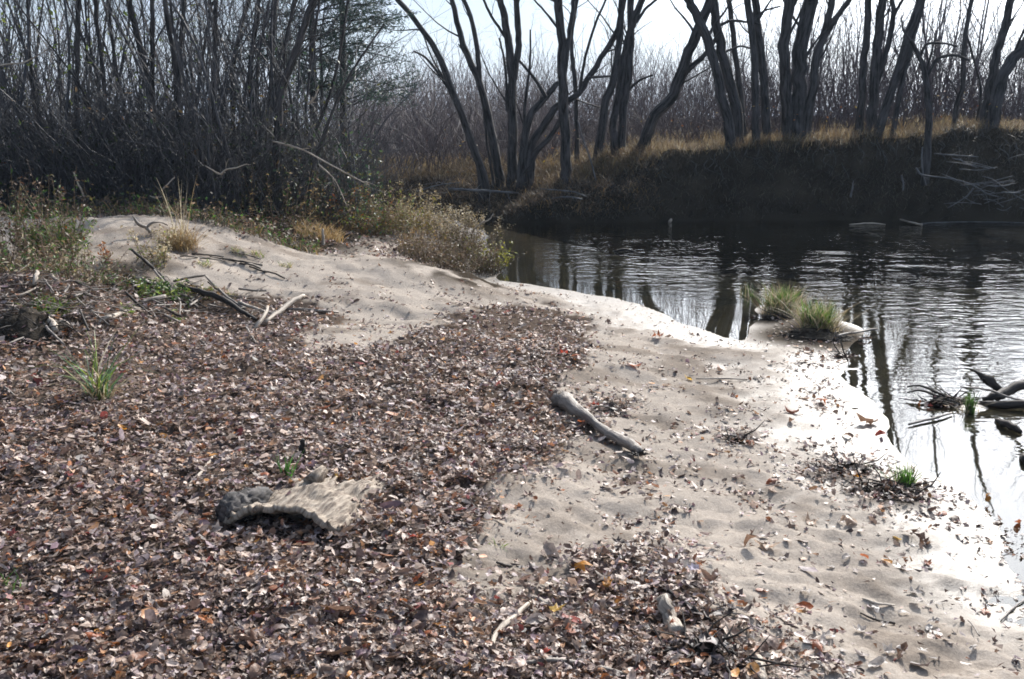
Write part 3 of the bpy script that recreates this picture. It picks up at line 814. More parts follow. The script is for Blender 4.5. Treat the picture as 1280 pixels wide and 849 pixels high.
LT = [  # the thicker stems one can pick out in the left thicket
    ('upright dark trunk near the left edge of the thicket', [(97, 232), (97, 170), (96, 113), (97, 50), (98, -2)], 7, 6, 14.2),
    ('bent dark stem next to the first upright trunk of the thicket', [(140, 236), (133, 150), (128, 75), (121, 30), (120, -2)], 5, 4, 14.6),
    ('thick dark trunk leaning left with its top towards the sky in the left thicket', [(200, 240), (194, 180), (188, 124), (177, 68), (165, 20), (160, -2)], 10, 7, 14.8),
    ('straight dark stem touching the thick leaning trunk in the left thicket', [(196, 240), (193, 170), (190, 100), (191, 50), (190, -2)], 7, 5, 14.3),
    ('dark stem curving left at its top, right of the straight one', [(222, 240), (221, 150), (218, 75), (212, 40), (206, -2)], 7, 6, 14.9),
    ('dark stem with a slight right lean in the middle of the thicket', [(224, 236), (223, 120), (226, 50), (231, -2)], 7, 5, 14.4),
    ('pale grey straight stem in the middle of the left thicket', [(268, 240), (267, 160), (268, 110), (269, 50), (270, -2)], 6, 5, 14.0),
    ('dark stem leaning right behind the pale straight one', [(292, 240), (291, 150), (292, 80), (302, 30), (312, -2)], 6, 5, 15.2),
    ('thin dark stem that bows left above the arching branch', [(318, 236), (316, 150), (312, 80), (322, 30), (324, -2)], 5, 4, 15.6),
    ('thick rough trunk leaning right at the edge of the thicket', [(343, 230), (347, 158), (354, 105), (369, 68), (384, 20), (394, -2)], 11, 8, 14.2),
    ('thin stem leaning strongly right out of the thicket over the water', [(388, 230), (408, 160), (433, 102), (458, 62), (480, 30)], 5, 2, 14.0),
    ('straggly stem slanting right just below the leaning one', [(372, 232), (392, 170), (412, 120), (424, 70), (432, 20), (436, -2)], 5, 3, 14.8),
    ('slim upright stem left of the thick rough trunk', [(330, 236), (334, 150), (340, 80), (345, -2)], 5, 4, 15.0),
    ('slim grey stem standing at the far left edge of the thicket', [(40, 236), (44, 150), (38, 80), (34, -2)], 5, 4, 14.6),
    ('forked slim stem in the left half of the thicket', [(165, 236), (160, 160), (146, 90), (138, 30), (137, -2)], 4.5, 3, 15.4),
    ('slim stem bowing right between two dark trunks of the thicket', [(240, 236), (244, 150), (252, 80), (262, 20), (268, -2)], 4.5, 3, 15.4)]
for lab, pts, w0, w1, Yd in LT:
    tree('thicket_tree', lab, [(pts, w0, w1, N_(kids=9, top=-120))], Yd, 'taller stems of the left thicket', k=7)
cnt = 0
while cnt < 105:
    px = gs.uniform(-60, 452); Yd = gs.uniform(12.3, 19.5)
    x = (px - 640) / FPX * (Yd * cp + (EYE - 1) * 0); y = Yd
    dn = Ha(x, y)[1:2]
    if dn[0] < .3: continue
    if px > 400 and gs.random() < .45: continue
    if y < 13.2 + max(0, (px - 250) / 160): continue
    put(SAP[cnt % 11], 'sapling', x, y, gs.uniform(0, 6.28), gs.uniform(.7, 1.1) * (.8 if px > 400 else 1), 'thin bare sapling packed among others in the dense thicket left of the river', 'sapling', 'saplings of the left thicket')
    cnt += 1
cnt = 0
while cnt < 170:
    px = gs.uniform(440, 1330); Yd = gs.uniform(24.5, 34)
    x = (px - 640) / FPX * Yd
    q_ = Ha(x, Yd)
    if q_[2] < 1.6: continue
    put(SAPF[cnt % 9], 'sapling', x, Yd, gs.uniform(0, 6.28), gs.uniform(.4, 1.1) * np.interp(px, [440, 860, 980, 1300], [.40, .42, .85, 1.0]), 'thin grey sapling standing behind the big bare trees on the far bank', 'sapling', 'saplings behind the far bank')
    cnt += 1

# ------------------------------------------------------------------ the woods farther back
gf = np.random.default_rng(99)
def sap_arrays(h, r, kids, minr):
    a = Acc(); grow(a, (0, 0, 0), (0, 0, 1), h, r, 0, gf, .09, .05, kids, .12, (16, 42), (.32, .55), .55, (3, 3, 3, 3), .3, 7)
    return np.concatenate(a.v), np.concatenate(a.q)
FW = [sap_arrays(gf.uniform(6, 9), gf.uniform(.035, .06), (7, 3, 2), .01) for _ in range(7)]
wood = Acc()
for i in range(560):
    Yd = 34 + 66 * gf.random() ** 1.1; px = gf.uniform(-260, 1540) if i < 480 else gf.uniform(430, 900)
    x = (px - 640) / FPX * Yd; z = Hs(x, Yd)
    if vnoise(np.array([x * .13]), np.array([Yd * .08]))[0] < -.17: continue
    V, Q = FW[i % 7]; s = gf.uniform(.42, 1.2) * np.interp(px, [-200, 300, 460, 860, 1000, 1300], [1.0, .85, .55, .50, .85, 1.0]) * (1 + (Yd - 34) / 75) * .85; a = gf.uniform(0, 6.28)
    ca, sa = math.cos(a), math.sin(a)
    P = V * s * np.array([1.25, 1.25, 1]); P = np.stack([P[:, 0] * ca - P[:, 1] * sa + x, P[:, 0] * sa + P[:, 1] * ca + Yd, P[:, 2] + z], 1)
    wood.add(P, q=Q)
wo = wood.obj('far_woods', M_TWIG); tag(wo, 'grey haze of bare twigs of the woods far behind the river', 'woods', kind='stuff')
# low brush in front of them
def brush(acc, n, fx, L, r, g, spread=.5, kinks=4, colf=None):
    for i in range(n):
        x, y, z = fx()
        d = np.array([g.normal(0, spread), g.normal(0, spread), 1.0]); d /= np.linalg.norm(d)
        P = [np.array([x, y, z - .03])]; l = L * g.uniform(.4, 1.25)
        for k in range(kinks):
            d = d + g.normal(0, .22, 3); d /= np.linalg.norm(d); P.append(P[-1] + d * l / kinks)
        tube(acc, P, np.linspace(r, r * .4, kinks + 1), 3, None if colf is None else colf())
fb = Acc()
def f_far():
    Yd = gf.uniform(25.5, 56); px = gf.uniform(430, 1330) if gf.random() < .75 else gf.uniform(430, 700)
    x = (px - 640) / FPX * Yd; return x, Yd, Hs(x, Yd)
brush(fb, 8500, f_far, 3.0, .011, gf, .35)
ob = fb.obj('far_brush', M_TWIG); tag(ob, 'tangle of grey brush under the far trees', 'brush', kind='stuff')

# soft blue-green pine leaning over the edge of the thicket
def pine(px, Yd, h, label):
    x = (px - 640) / FPX * Yd; root = empty('pine_tree', (x, Yd, Hs(x, Yd)), label, 'pine tree')
    tr_ = Acc(); nd = Acc(); lb = Acc()
    P = np.array([[0, 0, -.2], [.05, 0, h * .3], [.1, .05, h * .65], [.12, .05, h]]); S = smoothline(P, 5)
    tube(tr_, S, np.linspace(.09, .015, len(S)), 8)
    for i in range(85):
        z = h * gf.uniform(.22, .99); L = (1 - z / h) * 1.7 + .35; th = gf.uniform(0, 6.28)
        d = np.array([math.cos(th), math.sin(th), .35]); b0 = np.array([.1, .05, z]); pts = [b0]
        for k in range(4):
            d = d + gf.normal(0, .12, 3) + [0, 0, -.05]; pts.append(pts[-1] + d / np.linalg.norm(d) * L / 4)
        pts = np.array(pts); tube(lb, pts, np.linspace(.016, .004, 5), 4)
        nn = int(120 * L); f = gf.uniform(.2, 1, nn) * 4; i0 = np.minimum(f.astype(int), 3); w_ = (f - i0)[:, None]
        q = pts[i0] * (1 - w_) + pts[i0 + 1] * w_ + gf.normal(0, .07, (nn, 3))
        smallneedles(nd, q)
    tr_.obj('trunk', M_BARK, root); o = lb.obj('boughs', M_BARK, root); tag(o, kind='stuff'); o = nd.obj('needles', M_NEEDLE, root, smooth=False); tag(o, kind='stuff')
def smallneedles(acc, P):
    n = len(P); d = gf.normal(0, 1, (n, 3)); d[:, 2] = np.abs(d[:, 2]) * .6; d /= np.linalg.norm(d, axis=1)[:, None]
    s = np.cross(d, gf.normal(0, 1, (n, 3))); s /= np.linalg.norm(s, axis=1)[:, None]
    l = gf.uniform(.07, .14, n)[:, None]; w_ = .007
    V = np.stack([P - s * w_, P + s * w_, P + d * l], 1); V2 = np.stack([P - s * w_, P + s * w_, P + d * l * .9 + np.cross(d, s) * l * .5], 1)
    V = np.concatenate([V, V2]); c = np.array([[.055, .10, .075], [.07, .13, .10], [.045, .08, .06]])[gf.integers(0, 3, 2 * n)]
    acc.add(V.reshape(-1, 3), t=np.arange(6 * n).reshape(-1, 3), c=np.repeat(c, 3, 0))
pine(432, 19.0, 7.5, 'soft blue-green pine showing through the right edge of the left thicket')
pine(396, 18.4, 8.2, 'second blue-green pine half hidden behind the thick leaning trunk of the thicket')
# ------------------------------------------------------------------ blades, weeds, undergrowth
gg = np.random.default_rng(5)
def blades(acc, n, fpos, L, wd, g, cols, droop=.6, spread=.35, seg=4, lean=(0, 0)):
    """n curved flat blades"""
    B = np.array([fpos() for _ in range(n)])
    th = g.random(n) * 2 * np.pi; sp = np.abs(g.normal(0, spread, n))
    dx, dy = np.cos(th), np.sin(th)
    l = L * g.uniform(.45, 1.15, n); dr = droop * g.uniform(.2, 1.3, n)
    t = np.linspace(0, 1, seg + 1)
    hx = sp[:, None] * t * l[:, None] + dr[:, None] * t ** 2.2 * l[:, None] * .6
    hz = t * l[:, None] - dr[:, None] * t ** 2.6 * l[:, None] * .55
    cx = B[:, 0:1] + dx[:, None] * hx + lean[0] * hz; cy = B[:, 1:2] + dy[:, None] * hx + lean[1] * hz; cz = B[:, 2:3] + hz
    fa = g.random(n) * 2 * np.pi
    w_ = wd * g.uniform(.6, 1.3, n)[:, None] * (1 - t ** 2 * .93)
    ox = np.cos(fa)[:, None] * w_ * .5; oy = np.sin(fa)[:, None] * w_ * .5
    V = np.stack([np.stack([cx - ox, cy - oy, cz], -1), np.stack([cx + ox, cy + oy, cz], -1)], 2)  # n, seg+1, 2, 3
    nv = (seg + 1) * 2
    k = np.arange(seg) * 2
    q = np.stack([k, k + 1, k + 3, k + 2], -1)
    Q = (q[None] + (np.arange(n) * nv)[:, None, None]).reshape(-1, 4)
    cols = np.array(cols); c = cols[g.integers(0, len(cols), n)] * g.uniform(.7, 1.25, (n, 1))
    acc.add(V.reshape(-1, 3), q=Q, c=np.repeat(c, nv, 0))
def smallleaves(acc, P, size, g, cols, asp=.5):
    n = len(P); P = np.asarray(P)
    Rm = rotmats(n, g, 60)
    V = np.array([[-1, 0, 0], [0, -asp, .15], [1, 0, 0], [0, asp, .15]]) * 1.0
    S = size * g.uniform(.5, 1.4, n)
    W = np.einsum('nij,vj->nvi', Rm, V) * S[:, None, None] + P[:, None, :]
    cols = np.array(cols); c = cols[g.integers(0, len(cols), n)] * g.uniform(.6, 1.3, (n, 1))
    acc.add(W.reshape(-1, 3), q=np.arange(n * 4).reshape(-1, 4), c=np.repeat(c, 4, 0))
STRAW = [(.42, .33, .18), (.50, .41, .26), (.34, .25, .13), (.55, .48, .34)]
GOLD = [(.40, .26, .10), (.46, .33, .15), (.32, .20, .09), (.50, .40, .24)]
GREEN = [(.07, .15, .03), (.10, .20, .04), (.13, .22, .05), (.06, .12, .03)]
LIME = [(.22, .30, .05), (.30, .34, .06), (.18, .26, .05)]
RUST = [(.35, .12, .03), (.42, .17, .05), (.25, .08, .03)]
OLIVE = [(.13, .115, .035), (.18, .145, .05), (.09, .08, .03)]
BROWN = [(.16, .11, .07), (.22, .15, .10), (.12, .08, .05), (.30, .22, .15)]
def tuft(name, px, py, label, cat, parts, group=None, dz=0):
    b = G(px, py, dz)
    root = empty(name, b, label, cat, group)
    for pn, n, rad, L, wd, cols, kw, mat in parts:
        a = Acc()
        def f():
            r = rad * math.sqrt(gg.random()); t = gg.random() * 6.283
            x, y = b[0] + r * math.cos(t), b[1] + r * math.sin(t)
            return x - b[0], y - b[1], max(Hs(x, y), 0) - b[2] - .01
        blades(a, n, f, L, wd, gg, cols, **kw)
        a.obj(pn, mat, root)
    return root
# sedges in the shallows and on the sand
tuft('sedge_tuft', 976, 392, 'feathery sedge tuft on the little islet, the farther of two', 'sedge',
     [('green_blades', 380, .14, .31, .010, GREEN + [(.14, .26, .04), (.20, .32, .05)], N_(droop=.35, spread=.35), M_GREEN), ('dry_blades', 520, .19, .36, .006, STRAW, N_(droop=.5, spread=.5), M_DRY)], 'sedge tufts by the water')
tuft('sedge_tuft', 1022, 414, 'feathery sedge tuft on the islet, the nearer and greener of two', 'sedge',
     [('green_blades', 480, .13, .31, .010, GREEN + [(.14, .26, .04), (.20, .32, .05)], N_(droop=.3, spread=.32), M_GREEN), ('dry_blades', 520, .18, .36, .006, STRAW, N_(droop=.6, spread=.55), M_DRY)], 'sedge tufts by the water')
tuft('sedge_tuft', 1128, 610, 'bright green grass tuft growing from dark debris on the white sand', 'grass tuft',
     [('green_blades', 130, .045, .17, .007, [(.10, .26, .04), (.14, .30, .05)] + GREEN, N_(droop=.3, spread=.3), M_GREEN), ('dry_blades', 90, .07, .12, .003, STRAW, N_(droop=.7, spread=.9), M_DRY)], 'sedge tufts by the water')
tuft('sedge_tuft', 1212, 518, 'small green grass tuft beside the drifted branches in the shallows', 'grass tuft',
     [('green_blades', 90, .03, .17, .006, GREEN, N_(droop=.2, spread=.2), M_GREEN), ('dry_blades', 50, .07, .14, .003, STRAW, N_(droop=.7, spread=.9), M_DRY)], 'sedge tufts by the water')
tuft('sedge_tuft', 931, 382, 'wispy reed stalks poking out of the shallow cove', 'reed',
     [('dry_blades', 26, .09, .22, .006, STRAW + GREEN, N_(droop=.3, spread=.35), M_DRY)], None)
tuft('grass_clump', 358, 600, 'short green grass sprig standing behind the hollow log', 'grass tuft',
     [('blade_cluster', 30, .028, .15, .011, [(.10, .24, .05), (.13, .28, .07)], N_(droop=.15, spread=.3), M_GREEN)], None)
tuft('grass_clump', 124, 500, 'arching green and straw grass clump growing from the leaf carpet', 'grass tuft',
     [('green_blades', 40, .05, .46, .011, [(.08, .15, .08), (.10, .18, .09)] + LIME[:1], N_(droop=.9, spread=.4), M_GREEN), ('dry_blades', 44, .06, .34, .009, STRAW, N_(droop=1.3, spread=.7), M_DRY)], None)
tuft('grass_clump', 622, 682, 'tiny wilted green sprig on the bare sand patch', 'grass tuft',
     [('blade_cluster', 18, .03, .05, .006, LIME + STRAW, N_(droop=1.2, spread=.9), M_GREEN)], None)
tuft('dry_grass_clump', 228, 306, 'golden dry grass clump with tall seed plumes on the sand mound', 'grass clump',
     [('dry_blades', 420, .16, .26, .007, GOLD, N_(droop=1.0, spread=.6), M_DRY), ('tall_stalks', 26, .10, .72, .007, STRAW, N_(droop=.2, spread=.18), M_DRY)], 'dry grass clumps')
tuft('dry_grass_clump', 400, 298, 'golden dry grass clump where the bare sand meets the thicket', 'grass clump',
     [('dry_blades', 520, .30, .30, .008, GOLD, N_(droop=.8, spread=.5), M_DRY)], 'dry grass clumps')
tuft('dry_grass_clump', 452, 290, 'brown dry grass clump just left of the path gap', 'grass clump',
     [('dry_blades', 420, .28, .28, .008, GOLD + BROWN, N_(droop=.8, spread=.5), M_DRY)], 'dry grass clumps')
for px, py, lab in [(298, 314, 'tiny straw-coloured tuft on the sand below the mound crest'), (322, 318, 'flat green moss-like tuft on the sand'), (358, 334, 'small yellow-green tuft alone on the pale sand'), (255, 333, 'flat green tuft left of a line of twigs'), (288, 374, 'green tuft at the upper edge of the leaf carpet')]:
    tuft('small_tuft', px, py, lab, 'grass tuft', [('blade_cluster', 60, .07, .07, .008, LIME + STRAW, N_(droop=.8, spread=.7), M_GREEN)], 'small tufts on the sand')
tuft('grass_clump', 62, 386, 'bright green grass patch on the earthy lump at the left', 'grass tuft',
     [('blade_cluster', 160, .13, .12, .008, LIME + GREEN, N_(droop=.9, spread=.7), M_GREEN)], None)
tuft('grass_clump', 8, 740, 'faint green grass blades at the lower left corner', 'grass tuft',
     [('blade_cluster', 24, .06, .12, .006, GREEN, N_(droop=1.2, spread=.8), M_GREEN)], None)

def weed(name, px, py, label, cat, h, n, rad, stemc, leafc, lsz, nl, group=None, puff=None, asp=.4, spread=.32, dz=0, sr=.004, Y=None):
    b = G(px, py, dz) if Y is None else None
    if Y is not None:
        p_ = AT(px, py, Y); b = np.array([p_[0], Y, Hs(p_[0], Y)])
    if cat == 'bush': leafc = [tuple(v_ * .95 for v_ in c_) for c_ in leafc]
    root = empty(name, b, label, cat, group)
    st = Acc(); lf = Acc(); pf = Acc()
    for i in range(n):
        r = rad * math.sqrt(gg.random()); t = gg.random() * 6.283
        x, y = r * math.cos(t), r * math.sin(t); z = Hs(b[0] + x, b[1] + y) - b[2]
        hh = h * gg.uniform(.35, 1.25); d = np.array([gg.normal(0, spread) + x * .3, gg.normal(0, spread) + y * .3, 1]); d /= np.linalg.norm(d)
        P = [np.array([x, y, z - .02])]
        for k in range(5):
            d = d + gg.normal(0, .10, 3); d /= np.linalg.norm(d); P.append(P[-1] + d * hh / 5)
        P = np.array(P); tube(st, P, np.linspace(sr, sr * .4, 6), 3, np.array(stemc[i % len(stemc)]))
        f = gg.uniform(.15, 1, nl); q = np.stack([np.interp(f, np.linspace(0, 1, 6), P[:, a]) for a in range(3)], 1) + gg.normal(0, lsz * .9, (nl, 3))
        smallleaves(lf, q, lsz, gg, leafc, asp)
        if puff is not None:
            q = P[-1] + gg.normal(0, .03, (14, 3)) * np.array([1, 1, 1.3]); smallleaves(pf, q, .016, gg, puff, .6)
    tag(st.obj('stems', M_DRY, root), kind='stuff'); tag(lf.obj('leaves', M_LEAFV, root, smooth=False), kind='stuff')
    if puff is not None: tag(pf.obj('seed_heads', M_DRY, root, smooth=False), kind='stuff')
    return root
M_LEAFV = leaf_mat('living_leaves', .35, .45, .4, 20)
STEMC = [(.13, .09, .06), (.20, .14, .09), (.26, .19, .12)]
# weeds and bushes along the near bluff
weed('weed_bush', 575, 318, 'large brown and gold weed bush on the bluff where sand meets water', 'bush', .60, 150, .45, STEMC, OLIVE + GOLD + [(.34, .30, .06)] + BROWN + BROWN, .019, 22, 'weed bushes on the bluff', STRAW)
weed('weed_bush', 545, 332, 'low dark tangled bush at the foot of the bluff facing the sand', 'bush', .38, 170, .5, STEMC, BROWN + BROWN + OLIVE, .018, 22, 'weed bushes on the bluff')
weed('weed_bush', 592, 340, 'rounded dark brown bush at the water side end of the bluff', 'bush', .46, 170, .4, STEMC, OLIVE + OLIVE + BROWN + BROWN + [(.14, .13, .05)], .018, 24, 'weed bushes on the bluff')
weed('weed_bush', 530, 322, 'low brown weeds between the path gap and the large bush', 'weeds', .36, 110, .42, STEMC, BROWN + GOLD, .02, 20, 'weed bushes on the bluff')
weed('weed_bush', 520, 290, 'tall yellow-leaved weeds with upright spikes on the bluff', 'weeds', .66, 60, .30, STEMC, [(.50, .44, .05), (.48, .40, .08), (.30, .28, .06)] + GOLD, .026, 22, 'weed bushes on the bluff', STRAW)
weed('weed_bush', 612, 338, 'yellow-green leafy sprays reaching over the water from the bluff', 'weeds', .42, 34, .18, STEMC, [(.46, .44, .05), (.36, .38, .06)], .026, 18, 'weed bushes on the bluff')
weed('weed_bush', 470, 268, 'gold and green weeds right behind the path gap', 'weeds', .7, 90, .55, STEMC, GOLD + LIME + LIME + BROWN, .024, 22, 'weed bushes on the bluff', Y=15)
weed('weed_bush', 430, 262, 'reddish and gold weeds at the foot of the leaning stems', 'weeds', .75, 70, .6, STEMC, GOLD + RUST + LIME + BROWN, .024, 20, 'weed bushes on the bluff', Y=14.6)
weed('weed_bush', 350, 256, 'dull gold shrubs at the dark front of the thicket', 'bush', .8, 60, .6, STEMC, GOLD + BROWN + GREEN, .022, 20, 'weed bushes on the bluff', Y=13.6)
weed('weed_bush', 560, 300, 'pale fluffy seed-headed weeds crowning the bluff', 'weeds', .40, 34, .30, STEMC, BROWN + OLIVE + GOLD[:1], .018, 12, 'weed bushes on the bluff', STRAW + [(.5, .43, .33)])
weed('leafy_shrub', 66, 318, 'bright green leafy shrub at the left end of the sand mound', 'shrub', .42, 60, .26, STEMC, LIME + GREEN, .022, 34)
weed('leafy_shrub', 25, 330, 'tall dark reddish shrub at the left edge in front of the thicket', 'shrub', .75, 130, .5, STEMC, BROWN + BROWN + BROWN + RUST[:1] + GREEN + OLIVE, .022, 24)
weed('leafy_shrub', 38, 345, 'low mixed green and brown shrub below the reddish one', 'shrub', .34, 150, .65, STEMC, BROWN + BROWN + GREEN + STRAW, .02, 22)
weed('leafy_shrub', 136, 330, 'small rust-red seedling on the sand beside the stick pile', 'shrub', .20, 12, .05, STEMC, RUST, .018, 16)
weed('leafy_shrub', 190, 330, 'yellow-green weeds with straw seed heads behind the stick pile', 'weeds', .30, 26, .16, STEMC, LIME + STRAW, .018, 14, None, STRAW)
weed('leafy_shrub', 205, 372, 'green and yellow weeds growing through the stick pile', 'weeds', .16, 44, .24, STEMC, LIME + GREEN, .022, 14)
weed('leafy_shrub', 160, 360, 'dark green weeds on the far side of the stick pile', 'weeds', .16, 30, .2, STEMC, GREEN + BROWN, .02, 14)
weed('leafy_shrub', 158, 396, 'yellow star-shaped leafy sprig in front of the stick pile', 'weeds', .08, 7, .04, STEMC, LIME, .026, 6)
weed('leafy_shrub', 220, 402, 'small light green sprig between sticks and leaf carpet', 'weeds', .07, 7, .04, STEMC, LIME, .024, 6)
weed('leafy_shrub', 250, 372, 'gold-green weeds at the right side of the stick pile', 'weeds', .16, 22, .14, STEMC, LIME + GOLD, .02, 12)

weed('weed_bush', 492, 292, 'yellow and tan weeds trailing left of the tall yellow-leaved ones', 'weeds', .45, 50, .3, STEMC, [(.42, .36, .05), (.30, .30, .07)] + GOLD + STRAW, .022, 16, 'weed bushes on the bluff', STRAW)
weed('weed_bush', 548, 288, 'ragged tan weeds behind the large bush, nodding over the water', 'weeds', .42, 34, .30, STEMC, OLIVE + BROWN + LIME, .02, 16, 'weed bushes on the bluff', STRAW)
weed('weed_bush', 445, 276, 'green and gold weeds left of the path gap under the pale branches', 'weeds', .55, 70, .5, STEMC, GOLD + LIME + GREEN + BROWN, .022, 20, 'weed bushes on the bluff')
# dense undergrowth of the left thicket
ug = Acc(); ul = Acc()
def f_left():
    while True:
        px = gg.uniform(-80, 450) ; Yd = gg.uniform(12.4, 18.5)
        x = (px - 640) / FPX * Yd
        if Yd < 12.7 + max(0, (px - 250) / 150) * 1.6: continue
        q_ = Ha(x, Yd)
        if q_[1] > .15: return x, Yd, q_[0]
brush(ug, 5600, f_left, 1.75, .0065, gg, .28, 5)
brush(ug, 700, f_left, 3.0, .008, gg, .2, 5)
brush(ug, 2600, f_left, 1.1, .006, gg, .7, 4)
uo = ug.obj('thicket_stems', M_THIN); tag(uo, 'dense tangle of thin stems filling the left thicket', 'brush', kind='stuff')
Q = np.array([f_left() for _ in range(9000)]); Q[:, 2] += np.abs(gg.normal(0, .5, len(Q)))
smallleaves(ul, Q, .035, gg, [(.05, .045, .03), (.07, .06, .035), (.10, .075, .045), (.05, .07, .025), (.035, .06, .02)])
Q = np.array([f_left() for _ in range(4200)]); Q[:, 2] += gg.uniform(0, 1.1, len(Q))
smallleaves(ul, Q, .03, gg, [(.04, .08, .03), (.06, .10, .035), (.05, .06, .03), (.08, .10, .04)])
Q = np.array([f_left() for _ in range(900)]); Q[:, 2] += gg.uniform(0, 1.6, len(Q))
smallleaves(ul, Q, .035, gg, LIME + GOLD + RUST + STRAW)
Q = np.array([f_left() for _ in range(1500)]); Q = Q[Q[:, 0] < -5.0]; Q[:, 2] += gg.uniform(1.5, 4, len(Q))
smallleaves(ul, Q, .04, gg, LIME)
uo = ul.obj('thicket_foliage', M_LEAFV, smooth=False); tag(uo, 'dark low leaves clinging in the left thicket', 'foliage', kind='stuff')
def f_green():
    while True:
        px = gg.uniform(300, 480); Yd = gg.uniform(13.6, 17.5); x = (px - 640) / FPX * Yd; q_ = Ha(x, Yd)
        if q_[1] > .15: return x, Yd, q_[0]
Q = np.array([f_green() for _ in range(2600)]); Q[:, 2] += np.abs(gg.normal(0, .9, len(Q)))
gm_ = Acc(); smallleaves(gm_, Q, .03, gg, [(.04, .09, .045), (.05, .10, .05), (.07, .11, .05), (.16, .16, .05)])
uo = gm_.obj('green_undergrowth', M_LEAFV, smooth=False); tag(uo, 'dark green foliage at the river side of the left thicket', 'foliage', kind='stuff')
# dead leaves lying under the thicket edge
tl = Acc(); y = gg.uniform(11.4, 14.5, 5000); x = gg.uniform(-9, -1, 5000); z, dn, df, isf = H(x, y, True)
k = (dn > .1) & (ss(11.4, 12.4, y + .5 * fbm(x, y, 3)) > gg.random(5000)); scatter_leaves(tl, x[k], y[k], z[k] + .01, np.full(k.sum(), .035), gg)
uo = tl.obj('thicket_leaf_litter', M_LEAF, smooth=False); tag(uo, 'dead leaves strewn along the foot of the left thicket', 'leaf litter', kind='stuff')

# far bank: dry grass on top, dark ragged growth on the face
fgx = Acc()
def far_pts(n, lo, hi, xa=-6, xb=16):
    o = []
    while sum(len(a) for a in o) < n:
        x = gg.uniform(xa, xb, n * 3); y = gg.uniform(20, 34, n * 3)
        z, dn, df, isf = H(x, y, True); k = isf & (df > lo) & (df < hi)
        o.append(np.stack([x[k], y[k], z[k]], 1))
    return np.concatenate(o)[:n]
def blades_at(acc, Pts, L, wd, cols, **kw):
    it = iter(Pts); blades(acc, len(Pts), lambda: next(it), L, wd, gg, cols, **kw)
DULL = [tuple(v_ * .72 for v_ in c_) for c_ in GOLD + STRAW + STRAW] + BROWN + BROWN
def patchy(Q): return Q[vnoise(Q[:, 0] * 1.3, Q[:, 1] * 1.3) > -.22]
blades_at(fgx, patchy(far_pts(17000, 1.1, 3.0)), .28, .011, DULL, droop=.6, spread=.3, seg=3)
blades_at(fgx, patchy(far_pts(9000, 2.6, 9)), .34, .014, DULL, droop=.6, spread=.3, seg=3)
fo = fgx.obj('dry_grass', M_DRY); tag(fo, 'dry golden grass along the top of the far bank', 'grass', kind='stuff')
fd = Acc()
DK = [(.06, .052, .04), (.04, .036, .03), (.10, .085, .065), (.15, .13, .10)]
blades_at(fd, far_pts(16000, .0, 1.35), .22, .012, DK, droop=1.3, spread=.6, seg=3)
fo = fd.obj('bank_roots_and_grass', M_DRY); tag(fo, 'dark hanging grass and rootlets on the steep far bank', 'bank growth', kind='stuff')
bk = Acc()
def f_low():
    while True:
        x = gg.uniform(-4, 3.2); y = gg.uniform(20.5, 26); q_ = Ha(x, y)
        if .1 < q_[2] < 2.6: return x, y, q_[0]
brush(bk, 1500, f_low, .5, .005, gg, 1.0, 3, colf=lambda: np.array(BROWN[gg.integers(0, 4)]) * .6)
Q = np.array([f_low() for _ in range(3500)]); smallleaves(bk, Q + [0, 0, .05], .03, gg, BROWN)
blades_at(bk, np.array([f_low() for _ in range(3500)]), .3, .012, BROWN + GOLD[:1], droop=1.2, spread=.6, seg=3)
fo = bk.obj('bank_brush', M_DRY); tag(fo, 'brown brush and dead stalks on the low sloping part of the far bank', 'brush', kind='stuff')
M_DARKROOT = bark_mat('dark_roots', (.05, .048, .045), (.13, .125, .12), .7, 20, .3, .5, .01, .2)
hr_ = Acc()
for q in far_pts(110, .8, 1.3, 1.5, 15):
    l = gg.uniform(.2, .8); P = [q + [0, 0, .05], q + [gg.normal(0, .08), -.12, -.05], q + [gg.normal(0, .12), -.25, -l * .5], q + [gg.normal(0, .15), -.3, -l]]
    tube(hr_, smoothline(np.array(P), 3), np.linspace(.011, .003, 10), 4)
fo = hr_.obj('hanging_roots', M_DARKROOT); tag(fo, 'fine roots hanging down the steep dark face of the far bank', 'roots', kind='stuff')
fl = Acc(); Q = far_pts(500, 1.2, 4); Q[:, 2] += gg.uniform(.1, .9, len(Q)); smallleaves(fl, Q, .03, gg, GOLD + RUST + [(.5, .36, .06)])
fo = fl.obj('clinging_leaves', M_LEAFV, smooth=False); tag(fo, 'yellow and rust leaves still clinging to the low growth of the far bank', 'foliage', kind='stuff')

# fine twigs and bark bits lying round the stick pile
ft = Acc()
for i in range(520):
    px, py = gg.uniform(-10, 330), gg.uniform(322, 398)
    if py < 318 + (px - 60) * .18 or (px > 250 and py < 365): continue
    p0 = G(px, py, gg.uniform(.0, .05)); a_ = gg.uniform(0, 6.28); l = gg.uniform(.05, .28); d_ = np.array([math.cos(a_), math.sin(a_) * .7, gg.normal(0, .18)])
    tube(ft, [p0, p0 + d_ * l * .5 + gg.normal(0, .01, 3), p0 + d_ * l], [.005, .004, .002], 3)
o = ft.obj('fine_twigs', M_STICK); tag(o, 'fine twigs strewn through the weeds and the stick pile', 'twigs', kind='stuff')

